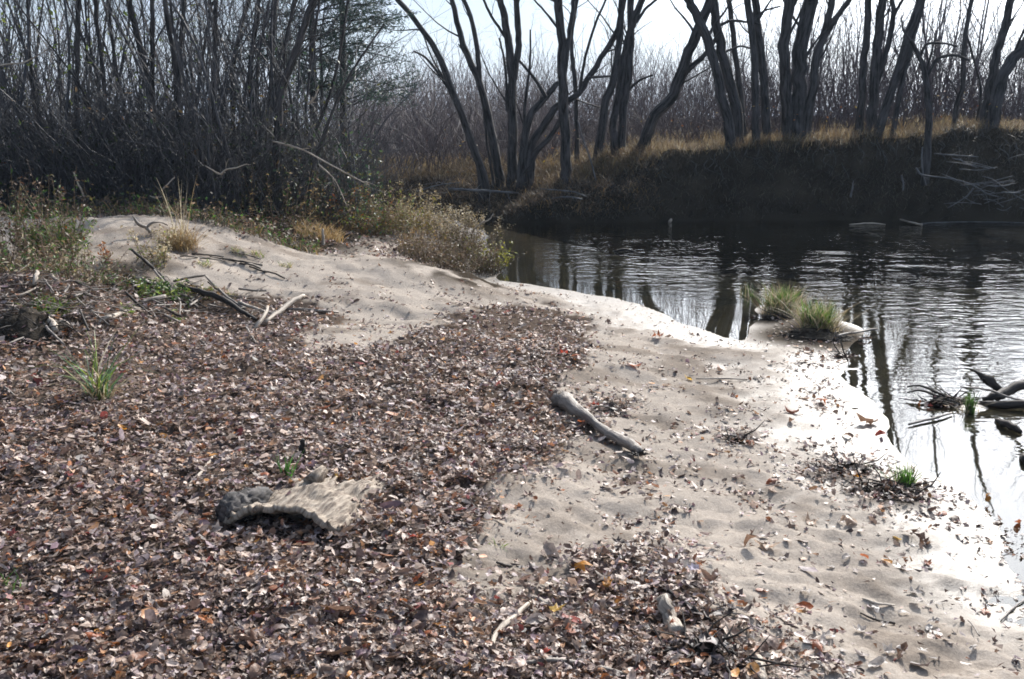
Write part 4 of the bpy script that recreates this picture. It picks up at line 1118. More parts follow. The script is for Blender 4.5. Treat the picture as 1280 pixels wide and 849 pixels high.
# low weeds and dead stalks along the crest of the sand mound
cw = Acc()
def f_crest():
    while True:
        px = gg.uniform(-20, 400); Yd = 11.5 + abs(gg.normal(0, .55)); x = (px - 640) / FPX * Yd; q_ = Ha(x, Yd)
        if q_[1] > .15 and vnoise(np.array([x * 1.7]), np.array([3.3]))[0] > -.25: return x, Yd, q_[0]
blades_at(cw, np.array([f_crest() for _ in range(1500)]), .20, .010, BROWN + GREEN[:2] + GOLD[:1] + DK, droop=.9, spread=.5, seg=3)
Q = np.array([f_crest() for _ in range(2200)]); Q[:, 2] += np.abs(gg.normal(0, .12, len(Q))); smallleaves(cw, Q, .026, gg, BROWN + OLIVE + GREEN[:2])
fo = cw.obj('crest_weeds', M_DRY); tag(fo, 'low dark weeds and dead stalks along the crest of the sand mound', 'weeds', kind='stuff')
# ------------------------------------------------------------------ driftwood, sticks and prominent leaves
ge = np.random.default_rng(41)
def depth_of(p): return p[1] * cp - (p[2] - EYE) * sp_
def woodpart(acc, P, R2, k=9, col=None):
    tube(acc, P, R2, k, col, jit=.10, cap=True)
def stick(name, label, cat, pts, ws, mat, group=None, lift=0.0, k=7, part=None, parent=None, lifts=None, Y=None, twigs=0, water=False):
    """trace laid on the ground: (px,py) points, widths in pixels"""
    P = []
    for i, (a, b) in enumerate(pts):
        l = lifts[i] if lifts else lift
        if Y is not None: p = AT(a, b, Y if not hasattr(Y, '__len__') else Y[i])
        elif water: x, y = Z0(a, b, l); p = np.array([x, y, l])
        else: p = G(a, b, l)
        P.append(p)
    P = np.array(P)
    W = np.interp(np.linspace(0, 1, len(P)), np.linspace(0, 1, len(ws)), ws) if hasattr(ws, '__len__') else np.full(len(P), float(ws))
    wf = .62 if Y is not None and group else .8 if group else 1.0
    R2 = np.array([.5 * w_ * wf * depth_of(p) / FPX for w_, p in zip(W, P)])
    if Y is None: P[:, 2] += R2 * .55
    S = smoothline(P, 4); rr = np.interp(np.linspace(0, 1, len(S)), np.linspace(0, 1, len(R2)), R2)
    S = S + ge.normal(0, .14, S.shape) * rr[:, None]
    a = Acc(); woodpart(a, S, rr, k)
    o = a.obj(name, mat)
    c = S[0].copy(); o.data.transform(Matrix.Translation(-Vector(c)))
    o.location = c
    tag(o, label, cat, group)
    if twigs:
        t = Acc(); Ds = np.gradient(S, axis=0); Ds /= np.linalg.norm(Ds, axis=1)[:, None]; L = np.linalg.norm(np.diff(S, axis=0), axis=1).sum()
        branch(t, S, Ds, rr, L * .5, 0, ge, .2, .02, (twigs, 2), .2, (25, 60), (.3, .7), .45, (4, 3, 3), .3)
        ob = t.obj('twigs', mat, o); ob.data.transform(Matrix.Translation(-Vector(c))); tag(ob, kind='stuff')
    return o

# hollow half-log in the leaves
def hollow_log():
    A = G(352, 668); B = G(418, 616)
    d = B - A; d[2] = 0; L = np.linalg.norm(d); d /= L; side = np.array([d[1], -d[0], 0.0])
    root = empty('hollow_log', A, 'weathered hollow half log with a dark mouth, lying on the leaf carpet', 'driftwood')
    n, m_ = 70, 54
    V = []; GC = []
    for i in range(n):
        t = i / (n - 1)
        wd = .245 * (1 - .25 * t) * (1 + .06 * math.sin(7 * t)); hh = .108 * (1 - .72 * t ** .7)
        for j in range(m_):
            s = -1 + 2 * j / (m_ - 1)
            a = s * 1.45
            l0 = .05 * abs(s) ** 2 * (1 if s > 0 else -1) + .03 * math.sin(5 * s + 1) + .02 * ge.normal() * 0
            # ragged back edge with two prongs
            back = L * (1.12 + .50 * math.exp(-((s - .55) / .26) ** 2) + .22 * math.exp(-((s + .35) / .16) ** 2) + .09 * fbm(np.array([s * 12.]), np.array([3.3]), 3)[0] * 2)
            y_ = l0 + t * (back - l0)
            x_ = math.sin(a) * wd; z_ = (math.cos(a) * hh) + .012
            gr = fbm(np.array([s * 16.0]), np.array([t * 2.0]), 4)[0]; pit = fbm(np.array([s * 14.0 + 5]), np.array([t * 11.0]), 3)[0]
            z_ += .020 * gr + .016 * pit
            z_ *= (1 if z_ > 0 else 1)
            p = A + d * y_ + side * x_; GC.append([y_, x_, z_]); V.append([p[0], p[1], Hs(p[0], p[1]) + max(z_, -.01) - .002])
    V = np.array(V) - A
    idx = (np.arange(n - 1)[:, None] * m_ + np.arange(m_ - 1)[None, :])
    Q = np.stack([idx, idx + 1, idx + m_ + 1, idx + m_], -1).reshape(-1, 4)
    a = Acc(); a.add(V, q=Q, g=np.array(GC)); o = a.obj('log_shell', M_LOG, root)
    so = o.modifiers.new('thick', 'SOLIDIFY'); so.thickness = .024; so.offset = -1
    # rounded dark butt at the left of the mouth
    a = Acc(); P = np.array([[0, 0, 0], [.0, .02, 0], [.01, .06, 0], [.02, .13, 0], [.03, .2, .0]])
    c = A - side * .235 + np.array([0, 0, .052])
    pts = np.array([c + d * t_ + side * s_ for t_, s_ in [(-.03, -.004), (-.015, 0), (.05, .0), (.13, .02), (.24, .03)]])
    pts = smoothline(pts, 6); woodpart(a, pts, np.interp(np.linspace(0, 4, len(pts)), range(5), [.03, .052, .064, .055, .03]), 26)
    a.v[-1] += ge.normal(0, .0016, a.v[-1].shape).astype(np.float32)
    ob = a.obj('log_butt', M_DARKWOOD2, root); ob.data.transform(Matrix.Translation(-Vector(A)))
    # knot stub
    k0 = A + d * L * .98 - side * .10; k0[2] = Hs(k0[0], k0[1]) + .035
    a = Acc(); pts = np.array([k0, k0 + d * .05 + np.array([0, 0, .02]), k0 + d * .085 + side * .02 + np.array([0, 0, .05])])
    woodpart(a, pts, np.array([.042, .034, .018]), 12); ob = a.obj('knot', M_LOG, root); ob.data.transform(Matrix.Translation(-Vector(A)))
M_LOG = bark_mat('silvered_log', (.20, .15, .11), (.62, .52, .41), .8, 55, .09, 1.0, .03)
M_DARKWOOD2 = bark_mat('rotten_dark_wood', (.03, .027, .026), (.13, .115, .11), .8, 50, .15, 1.0, .01)
hollow_log()
# the branch with a swollen butt on the bare sand
stick('driftwood_branch', 'grey driftwood branch with a swollen end lying between leaves and bare sand', 'driftwood',
      [(695, 503), (704, 506), (722, 518), (745, 534), (762, 546), (778, 556), (792, 564), (800, 569)], [17, 22, 14, 10, 13, 14, 13, 9], M_STICKG if 'M_STICKG' in globals() else M_STICK, lift=.026, k=14)
a = Acc(); p0 = G(796, 568, .03)
for i in range(14):
    dd = ge.normal(0, 1, 3) * np.array([1, 1, .5]); dd /= np.linalg.norm(dd); dd[2] = abs(dd[2]) * .5
    l = ge.uniform(.05, .10); P = np.array([p0, p0 + dd * l * .5 + ge.normal(0, .006, 3), p0 + dd * l + ge.normal(0, .012, 3)]); tube(a, P, [.011, .006, .002], 5)
rb = a.obj('root_tangle', M_DARKWOOD)
br = [o for o in bpy.data.objects if o.name.startswith('driftwood_branch')][0]
rb.data.transform(Matrix.Translation(-br.location)); rb.parent = br; tag(rb, kind='stuff')

stick('pale_stick', 'curved bleached stick on dark leaves at the bottom of the bare sand patch', 'stick', [(610, 818), (620, 798), (636, 780), (662, 757)], [5, 7, 8, 6], M_PALE, lift=.02)
stick('pale_stick', 'short pale stick half buried right beside the curved bleached one', 'stick', [(662, 748), (676, 754), (692, 760)], [4, 7, 5], M_PALE, lift=.006)
stick('short_log', 'short round pale log piece lying in the leaves near the bottom edge', 'driftwood', [(829, 752), (833, 766), (840, 782), (848, 797)], [15, 17, 18, 19], M_PALE, lifts=[.03, .024, .02, .018], k=14)
stick('dark_stick', 'dark wet stick pointing at the short pale log piece', 'stick', [(834, 740), (850, 752), (866, 764), (884, 776), (888, 782)], [4, 6, 7, 6, 3], M_DARKWOOD, lift=.012)
stick('pale_stick', 'thick pale branch end rising at the bottom edge', 'stick', [(947, 826), (950, 840), (953, 862)], [11, 14, 15], M_PALE, lift=.02, k=12)
stick('long_stick', 'long thin weathered stick lying along the bottom edge of the leaves', 'stick', [(640, 832), (690, 828), (735, 835), (780, 848), (800, 858)], [4, 7, 8, 7, 5], M_STICK, lift=.018)
stick('thin_stick', 'thin pale bent stick on the leaves left of the hollow log', 'stick', [(230, 620), (240, 604), (254, 590), (266, 571)], [3, 5, 5, 3], M_PALE, lift=.02)
stick('stub', 'small dark split stub standing in the leaves behind the green sprig', 'stub', [(377, 572), (378, 560), (379, 549)], [9, 8, 5], M_DARKWOOD, Y=G(377, 572)[1])
stick('thin_stick', 'thin dark twig lying on bare grey sand toward the right', 'twig', [(1075, 768), (1095, 776), (1118, 780)], [2, 3, 4], M_DARKWOOD, lift=.004)
stick('thin_stick', 'straight thin straw lying on the white sand below the islet', 'twig', [(870, 474), (900, 474), (934, 475)], [1.5, 2, 1.5], M_STICK, lift=.004)
stick('thin_stick', 'pale twig curled on the bare sand at the right', 'twig', [(1078, 750), (1095, 756), (1118, 758)], [2, 4, 2], M_PALE, lift=.004)
stick('thin_stick', 'short dark twig on the middle of the bare sand patch', 'twig', [(621, 706), (630, 708), (640, 710)], [3, 4, 3], M_DARKWOOD, lift=.003)
stick('thin_stick', 'straight reed stem lying at the lower right corner of the wet sand', 'twig', [(1250, 778), (1264, 764), (1281, 750)], [2, 2.5, 2], M_STICK, lift=.004)
stick('thin_stick', 'dry stalk bending out of the wet sand in the lower right', 'twig', [(1210, 776), (1216, 784), (1224, 798)], [1.5, 2, 2], M_STICK, lift=.01)
# stick pile on the left
SP = 'sticks of the pile on the left'
for lab, pts, ws, mt, lf in [
    ('forked bleached branch, the longer upper arm, at the right end of the stick pile', [(380, 371), (366, 380), (348, 393), (332, 405)], [7, 9, 8, 6], M_PALE, [.14, .10, .05, .03]),
    ('bleached shorter arm crossing below the long bleached one', [(335, 385), (328, 401), (317, 414)], [5, 7, 7], M_PALE, [.09, .05, .01]),
    ('reddish thin stick slanting down to the bleached fork', [(257, 346), (270, 360), (288, 376), (307, 388)], [3, 4, 4, 4], M_STICK, [.10, .08, .05, .02]),
    ('long dark branch leading from the weeds to the bleached fork', [(222, 358), (250, 366), (280, 377), (307, 393), (321, 402)], [6, 9, 9, 7, 5], M_DARKWOOD, [.10, .09, .07, .05, .02]),
    ('tan stick parallel to the long dark branch and right of it', [(298, 379), (316, 386), (342, 394)], [5, 5, 4], M_PALE, [.05, .04, .02]),
    ('straight tan stick lying right of the bleached fork', [(357, 388), (390, 390), (423, 392)], [5, 5, 4], M_STICK, [.02, .02, .02]),
    ('thin stick lying under the bleached fork', [(285, 404), (310, 407), (345, 407)], [3, 4, 3], M_STICK, [.02, .02, .02]),
    ('short stick pointing down from the fork into the leaves', [(308, 412), (314, 421), (322, 431)], [4, 4, 3], M_STICK, [.03, .02, .01]),
    ('dark stick crossing the weeds at the top of the pile', [(164, 314), (185, 331), (204, 350), (219, 367)], [4, 5, 5, 5], M_DARKWOOD, [.20, .14, .08, .02]),
    ('thin stick leading up left out of the pile', [(180, 327), (192, 340), (206, 355), (218, 367)], [3, 4, 4, 4], M_STICK, [.12, .10, .06, .02]),
    ('dark thin stick along the back of the pile', [(81, 327), (106, 338), (138, 350)], [4, 4, 3], M_STICK, [.04, .05, .04]),
    ('grey stick below the leafy shrub at the left', [(30, 327), (53, 331), (73, 344)], [4, 4, 4], M_STICK, [.03, .04, .03]),
    ('pale chunky wood chip among the weeds of the pile', [(168, 350), (178, 352), (188, 356)], [5, 8, 5], M_PALE, [.04, .04, .04]),
    ('stout grey stick at the front of the weeds of the pile', [(176, 379), (190, 376), (207, 372)], [5, 7, 7], M_STICK, [.02, .03, .05]),
    ('short pale stub upright at the left of the pile', [(43, 359), (44, 350), (47, 342)], [7, 8, 6], M_PALE, [.01, .04, .07]),
    ('thin pale stick on the sandy shelf at the left edge', [(-4, 374), (25, 371), (45, 361)], [3, 4, 3], M_PALE, [.01, .02, .02]),
    ('small pinkish wood chip left of the pile', [(63, 346), (72, 353)], [6, 6], M_PALE, [.03, .03]),
    ('thin grey stick slanting right below the pinkish chip', [(55, 350), (61, 359), (67, 368)], [3, 4, 3], M_STICK, [.05, .04, .02]),
    ('thin grey stick slanting left below the pinkish chip', [(87, 358), (82, 365), (76, 372)], [3, 4, 3], M_STICK, [.06, .03, .02]),
    ('small grey stick in the dark centre of the pile', [(109, 347), (115, 354), (122, 361)], [3, 4, 4], M_STICK, [.06, .04, .03]),
    ('bleached bent stick on the leaves below the pile', [(122, 407), (128, 402), (138, 399), (157, 392)], [3, 6, 9, 6], M_PALE, [.01, .02, .03, .03]),
    ('thin dark stick slanting through the leaves below the pile', [(157, 368), (175, 383), (193, 398)], [4, 4, 3], M_DARKWOOD, [.04, .03, .02]),
    ('grey root running down from the earthy lump', [(47, 397), (56, 407), (64, 418), (80, 432)], [4, 5, 5, 4], M_STICK, [.09, .07, .05, .02]),
    ('thin pale twig arching right of the earthy lump', [(70, 405), (80, 403), (92, 411)], [3, 3, 2], M_PALE, [.05, .06, .03]),
    ('flat pale bark chip on the earthy lump', [(60, 402), (65, 408), (70, 416)], [8, 14, 8], M_PALE, [.07, .06, .05]),
    ('thin stick at the left edge of the leaf carpet', [(-3, 480), (8, 488), (18, 496)], [3, 4, 3], M_STICK, [.02, .02, .02]),
    ('long thin twig across the earthy lump', [(10, 432), (35, 424), (60, 428)], [3, 3, 3], M_STICK, [.03, .03, .02]),
    ]:
    stick('stick', lab, 'stick', pts, ws, mt, SP, lifts=lf, k=6)
for i in range(46):
    px, py = ge.uniform(90, 300), ge.uniform(335, 392)
    if py < 335 + (px - 150) * .15: continue
    a_ = ge.normal(.45, .5); l = ge.uniform(12, 42)
    stick('small_stick', 'small dark stick jumbled among the others of the stick pile', 'stick', [(px, py), (px + l * math.cos(a_) * .5, py + l * .5 * math.sin(a_) * .7), (px + l * math.cos(a_), py + l * math.sin(a_) * .7)],
          ge.uniform(2, 4), [M_DARKWOOD, M_STICK][i % 2], 'small jumbled sticks', lifts=[ge.uniform(.01, .10), .05, ge.uniform(.01, .07)], k=5)
for i, (px, py, l, a_) in enumerate([(240, 318, 40, .12), (262, 322, 34, .2), (278, 325, 50, .15), (250, 324, 30, .1), (300, 330, 26, .25), (225, 322, 22, .05), (330, 340, 26, .35), (312, 336, 20, .3), (290, 318, 36, .2)]):
    stick('thin_twig', 'dark thin twig in the line of twigs on the mound of sand', 'twig', [(px, py), (px + l * .5, py + l * .5 * a_ - 1), (px + l, py + l * a_)], ge.uniform(1.5, 3), M_DARKWOOD, 'twig line on the sand mound', lifts=[.005, .02, .005], k=5)
stick('thin_stick', 'forked grey twig standing out of the sand mound crest', 'twig', [(188, 293), (182, 286), (172, 281), (166, 272)], [5, 5, 4, 2], M_STICK, lifts=[.0, .05, .12, .2])
stick('thin_stick', 'thin twig arching right from the sand mound crest', 'twig', [(183, 286), (190, 281), (200, 279), (210, 282)], [3, 3, 2, 2], M_STICK, lifts=[.05, .1, .12, .08])
stick('post_stub', 'white bleached stub standing before the golden grass clump', 'stub', [(404, 308), (404, 298), (403, 286)], [4, 4, 3], M_PALE, Y=G(404, 308)[1])
# pale branches in the left thicket
for lab, pts, w_, Y_ in [
    ('long pale branch arching right and down out of the thicket over the weeds', [(341, 177), (362, 182), (380, 188), (400, 199), (428, 214), (462, 232)], [4, 4, 4, 3, 3, 2], 13.2),
    ('second pale branch drooping below the long arching one', [(398, 205), (410, 216), (421, 229), (434, 259)], [3, 3, 2, 2], 13.3),
    ('crooked white branch lit by sun in the dark middle of the thicket', [(256, 207), (266, 213), (275, 218), (283, 212), (295, 210), (309, 205)], [2, 3, 4, 4, 3, 2], 12.6),
    ('short pale hooked branch low in the thicket', [(187, 245), (194, 247), (203, 246)], [2, 3, 2], 12.3),
    ('thin grey branch fallen down the front of the thicket at left', [(92, 215), (99, 232), (107, 250)], [3, 4, 3], 12.3),
    ('pale branch reaching from the left edge across the thicket', [(-10, 84), (10, 80), (30, 78), (60, 62)], [4, 4, 3, 2], 12.8),
    ('pale slanting twig pair low in the thicket centre', [(202, 238), (212, 228), (218, 222)], [3, 3, 2], 12.3),
    ('white bent twig high in the right side of the thicket', [(384, 131), (392, 124), (398, 112)], [3, 5, 2], 13.6)]:
    stick('dead_branch', lab, 'branch', pts, w_, M_PALE, 'pale dead branches in the thicket', Y=Y_, k=6, twigs=4)
stick('dead_branch', 'white forked driftwood branch sticking out of the bluff over the water', 'branch', [(592, 286), (602, 279), (612, 274), (617, 267)], [3, 4, 3, 2], M_PALE, 'dead wood on the bluff', Y=G(592, 340)[1] + .6, k=6, twigs=3)
# fallen branches on the far bank
FB = 'pale fallen branches on the far bank'
for lab, pts, w_, Y_ in [
    ('longest pale branch sprawling down the dark bank under the gnarled tree', [(1145, 210), (1153, 219), (1179, 222), (1200, 226), (1217, 232), (1234, 242), (1257, 248)], [4, 4, 3, 3, 3, 3, 2], 20.9),
    ('upper pale branch lying straight across the dark bank', [(1168, 192), (1191, 194), (1223, 196)], [3, 3, 2], 21.2),
    ('short pale branch under the upper straight one', [(1190, 198), (1200, 200), (1210, 205), (1236, 210)], [2, 3, 3, 2], 21.1),
    ('pale branch end near the right edge of the dark bank', [(1230, 231), (1245, 233), (1257, 232), (1268, 229)], [2, 3, 3, 2], 20.8),
    ('grey branch slanting down left to the water from the crossing', [(1217, 235), (1210, 244), (1202, 250), (1185, 260)], [3, 3, 2, 2], 20.7),
    ('pale root hanging straight down below the gnarled tree', [(1153, 184), (1152, 200), (1154, 218), (1158, 232)], [3, 3, 3, 2], 21.0),
    ('short pale branch at the right edge just above the water', [(1252, 240), (1262, 241), (1275, 241)], [2, 3, 3], 20.7),
    ('grey weathered stake in the dark bank, left of the hanging root', [(1129, 238), (1129, 230), (1127, 219)], [3, 3, 3], 20.8),
    ('grey weathered stake low in the dark bank, farther left', [(1063, 247), (1065, 238), (1067, 226)], [4, 3, 2], 20.7),
    ('bare drooping limb beneath the thick forked trunk at the bank edge', [(745, 226), (738, 200), (728, 172), (722, 150)], [3, 3, 3, 2], 22.0),
    ('pale branches heaped at the dip of the bank, the topmost', [(676, 236), (700, 238), (718, 240), (734, 246)], [2, 3, 3, 2], 21.2),
    ('pale branches heaped at the dip of the bank, the lowest', [(690, 248), (710, 246), (728, 249)], [2, 3, 3], 21.0),
    ('grey log lying along the low bank behind the bluff', [(560, 236), (590, 238), (625, 240), (648, 241)], [5, 6, 6, 4], 22.4),
    ('thin grey branch leaning on the low bank left of the heap', [(520, 240), (545, 232), (575, 228)], [3, 3, 2], 22.9)]:
    stick('fallen_branch', lab, 'branch', pts, w_, M_BANKW if 'M_BANKW' in globals() else M_PALE, FB, Y=Y_, k=6, twigs=5)
for i in range(22):
    px, py = ge.uniform(1172, 1282), ge.uniform(196, 262); a_ = ge.normal(.1, .35); l = ge.uniform(18, 52)
    stick('thin_branch', 'thin grey branch in the tangled brush pile on the dark bank by the gnarled tree', 'branch', [(px, py), (px + l * .5, py + l * .5 * a_ + ge.normal(0, 2)), (px + l, py + l * a_ + ge.normal(0, 3))],
          ge.uniform(1.1, 2.0), M_BANKW, 'brush pile on the far bank', Y=ge.uniform(20.6, 21.2), k=5, twigs=3)
stick('floating_stick', 'long thin stick floating along the foot of the dark bank', 'stick', [(1152, 280), (1190, 278), (1235, 278), (1282, 279)], [2, 1.5, 1.5, 1.5], M_BANKW, 'sticks in the river', water=True, lifts=[.01] * 4)
stick('floating_stick', 'short stick slanting out of the water below the bank', 'stick', [(1125, 275), (1140, 279), (1153, 282)], [2, 3, 4], M_PALE, 'sticks in the river', water=True, lifts=[.08, .04, .01])
stick('floating_stick', 'pale stick floating left of the slanting one', 'stick', [(1062, 281), (1085, 280), (1107, 281)], [1.5, 3, 1.5], M_PALE, 'sticks in the river', water=True, lifts=[.01] * 3)
stick('floating_stick', 'small dark snag breaking the water in midstream', 'snag', [(768, 315), (780, 313), (792, 315)], [2, 5, 2], M_DARKWOOD, 'sticks in the river', water=True, lifts=[.0, .02, .0])
stick('floating_stick', 'tiny white float of debris before the dark bank', 'debris', [(836, 279), (838, 277), (839, 275)], [4, 5, 3], M_PALE, 'sticks in the river', water=True, lifts=[.0, .03, .05])
# islet debris
def clump(name, label, cat, px, py, rx, ry, h, mat, water=False, twg=20, group=None, leaves=0):
    b = G(px, py) if not water else np.array([*Z0(px, py), 0.0])
    root = empty(name, b, label, cat, group)
    n, k = 9, 22; V = []
    for i in range(n):
        t = i / (n - 1)
        for j in range(k):
            th = j / k * 2 * np.pi
            r = (1 - t) ** .6 * (1 + .35 * vnoise(np.array([math.cos(th) * 2 + rx * 50]), np.array([math.sin(th) * 2 + i * .3]))[0] * 2)
            V.append([math.cos(th) * rx * r, math.sin(th) * ry * r, -.03 + t * (h + .03) * (1 + .5 * vnoise(np.array([math.cos(th) * 3]), np.array([math.sin(th) * 3 + rx * 70]))[0])])
    V = np.array(V); V += ge.normal(0, .05, V.shape) * np.array([rx, ry, h]); V[-k:] = V[-k:].mean(0) + (V[-k:] - V[-k:].mean(0)) * .3
    for v in V: v[2] += max(Hs(b[0] + v[0], b[1] + v[1]), -.02 if water else -9) - b[2] if not water else 0
    a = Acc(); a.add(V, q=ridx(n, k)); a.obj('mud', mat, root)
    if twg:
        a = Acc()
        for i in range(twg):
            th = ge.uniform(0, 6.28); r = math.sqrt(ge.random()); p = np.array([math.cos(th) * rx * r, math.sin(th) * ry * r, h * (1 - r) * .8 + .01])
            d_ = np.array([ge.normal(), ge.normal(), abs(ge.normal()) * .35]); d_ /= np.linalg.norm(d_); l = ge.uniform(.05, .2)
            tube(a, [p, p + d_ * l * .5 + ge.normal(0, .008, 3), p + d_ * l], [.005, .004, .0015], 4)
        a.obj('twigs', M_DARKWOOD, root); root.children[-1]
    for o in root.children:
        if o.name.startswith('twigs'): tag(o, kind='stuff')
    if leaves:
        a = Acc(); r = np.sqrt(ge.random(leaves)) * 1.3; th = ge.uniform(0, 6.28, leaves); X_ = np.cos(th) * r * rx; Y_ = np.sin(th) * r * ry
        Z_ = np.array([max(Hs(b[0] + x_, b[1] + y_) - b[2], 0) for x_, y_ in zip(X_, Y_)]) + h * np.clip(1 - r, 0, 1) + .012
        scatter_leaves(a, X_, Y_, Z_, np.full(leaves, .024) * ge.uniform(.6, 1.3, leaves), ge, 40, TPL, PAL * .6)
        o = a.obj('leaves', M_LEAF, root); tag(o, kind='stuff')
    return root
M_MUD = bark_mat('dark_mud', (.018, .014, .010), (.06, .048, .035), .8, 30, 1, 1., .02, .1)
clump('mud_clump', 'dark undercut mud clump carrying the nearer sedge tuft of the islet', 'mud clump', 1018, 422, .42, .20, .08, M_MUD, twg=34, leaves=40)
clump('mud_clump', 'small dark mud clump under the farther sedge tuft of the islet', 'mud clump', 972, 399, .2, .12, .06, M_MUD, twg=8, leaves=10)
clump('debris_clump', 'heap of soaked black leaves and twigs around the green tuft on white sand', 'debris', 1110, 616, .20, .11, .035, M_MUD, twg=30, leaves=110)
clump('debris_clump', 'heap of soaked leaves left of the tuft on white sand', 'debris', 1062, 588, .14, .09, .045, M_MUD, twg=14, leaves=90)
clump('debris_clump', 'small dark leaf heap on pale sand between branch and water', 'debris', 924, 551, .09, .05, .025, M_MUD, twg=6, leaves=40)
clump('debris_clump', 'black tangle of soaked leaves at the bottom edge beside the pale branch end', 'debris', 890, 826, .12, .09, .05, M_MUD, twg=30, leaves=90)
clump('debris_clump', 'dark debris caught at the tip of the sand spit', 'debris', 1052, 447, .10, .06, .03, M_MUD, twg=12, leaves=30)
clump('debris_clump', 'dark leaf heap just right of the driftwood branch', 'debris', 764, 514, .10, .06, .03, M_MUD, twg=5, leaves=50)
clump('debris_clump', 'dark soaked heap of twigs around the small tuft in the shallows', 'debris', 1185, 505, .20, .10, .05, M_MUD, water=True, twg=50, leaves=50)
clump('root_clump', 'dark earthy root lump at the left edge above the leaf carpet', 'root lump', 35, 418, .34, .22, .14, M_MUD, twg=46, leaves=60)
stick('stick', 'thin pale stick lying across the water right of the islet', 'stick', [(1046, 421), (1060, 418), (1078, 415), (1096, 412)], [4, 4, 3, 4], M_STICK, 'sticks in the river', water=True, lifts=[.05, .04, .03, .03])
DR = 'drifted wood in the shallows'
for lab, pts, w_, mt, lf in [
    ('dark upright root end of the drifted log in the shallows', [(1213, 462), (1222, 467), (1236, 480), (1252, 490)], [3, 5, 16, 9], M_DARKWOOD, [.19, .17, .10, .05]),
    ('thick dark log lying in the shallows and running out of the picture', [(1228, 503), (1242, 499), (1262, 490), (1300, 478)], [8, 14, 15, 16], M_DARKWOOD, [.01, .03, .05, .09]),
    ('lower black log lying in the shallows under the thick one', [(1222, 505), (1245, 508), (1300, 510)], [5, 12, 14], M_DARKWOOD, [.0, .01, .01]),
    ('thin grey branch crossing in front of the drifted logs', [(1200, 484), (1235, 488), (1260, 497), (1284, 503)], [2, 3, 3, 3], M_STICK, [.10, .10, .07, .04]),
    ('dark twiggy branch reaching left from the drifted heap, upper', [(1134, 484), (1150, 483), (1168, 490), (1190, 500)], [2, 3, 4, 5], M_DARKWOOD, [.06, .08, .07, .03]),
    ('dark twiggy branch reaching left from the drifted heap, lower', [(1134, 491), (1152, 489), (1172, 496), (1196, 505)], [2, 3, 4, 5], M_DARKWOOD, [.04, .05, .04, .02]),
    ('pale brown stick half sunk in front of the drifted heap', [(1136, 531), (1152, 527), (1170, 523), (1190, 517)], [3, 4, 4, 3], M_STICK, [.01, .01, .01, .01]),
    ('black soaked log end lying in front of the drifted logs', [(1245, 526), (1256, 532), (1268, 537), (1276, 542)], [6, 12, 11, 6], M_DARKWOOD, [.0, .01, .01, .0]),
    ('small black soaked lump of wood at the right edge', [(1277, 572), (1281, 577), (1290, 580)], [8, 12, 8], M_DARKWOOD, [.0, .01, .0])]:
    stick('drift_log' if w_[1] > 9 else 'drift_branch', lab, 'driftwood', pts, w_, mt, DR, water=True, lifts=lf, k=9, twigs=(5 if 'twiggy' in lab or 'upright' in lab else 0))
stick('thin_stick', 'bent black twig standing in the water at the spit tip', 'twig', [(1050, 425), (1055, 440), (1060, 452)], [2, 2, 2], M_DARKWOOD, Y=G(1058, 452)[1])

# single leaves one can pick out
def one_leaf(px, py, spx, col, label, kind='oval', tilt=25, group='single fallen leaves', curl=False):
    b = G(px, py); s = spx * depth_of(b) / FPX * .62
    V, T = leaf_fine(kind, ge)
    Rm = rotmats(1, ge, tilt)[0]
    if curl: Rm = np.array(Matrix.Rotation(R_(70), 3, 'X')) @ Rm
    W = (V * s) @ Rm.T
    W[:, 2] += -W[:, 2].min() * (.8 if not curl else .95) + (.025 if pip(DENSE, np.array([float(px)]), np.array([float(py)]))[0] else .003)
    a = Acc(); a.add(W, t=T, c=np.array(col) * ge.uniform(.9, 1.1))
    if kind != 'oval': tube(a, [V[len(V) // 2 + 4] * s * .5 + [0, 0, .008], V[len(V) // 2 + 4] * s * 1.5 + [0, 0, .004]], .0012, 4, np.array(col) * .6)
    o = a.obj('fallen_leaf', M_LEAF1); o.location = b
    return tag(o, label, 'leaf', group)
M_LEAF1 = leaf_mat('single_leaves', .4, .45, .4, 60)
OR, RU, RD, GO, BR_, PI = (.62, .28, .05), (.38, .12, .05), (.42, .07, .04), (.60, .38, .08), (.20, .12, .08), (.50, .36, .26)
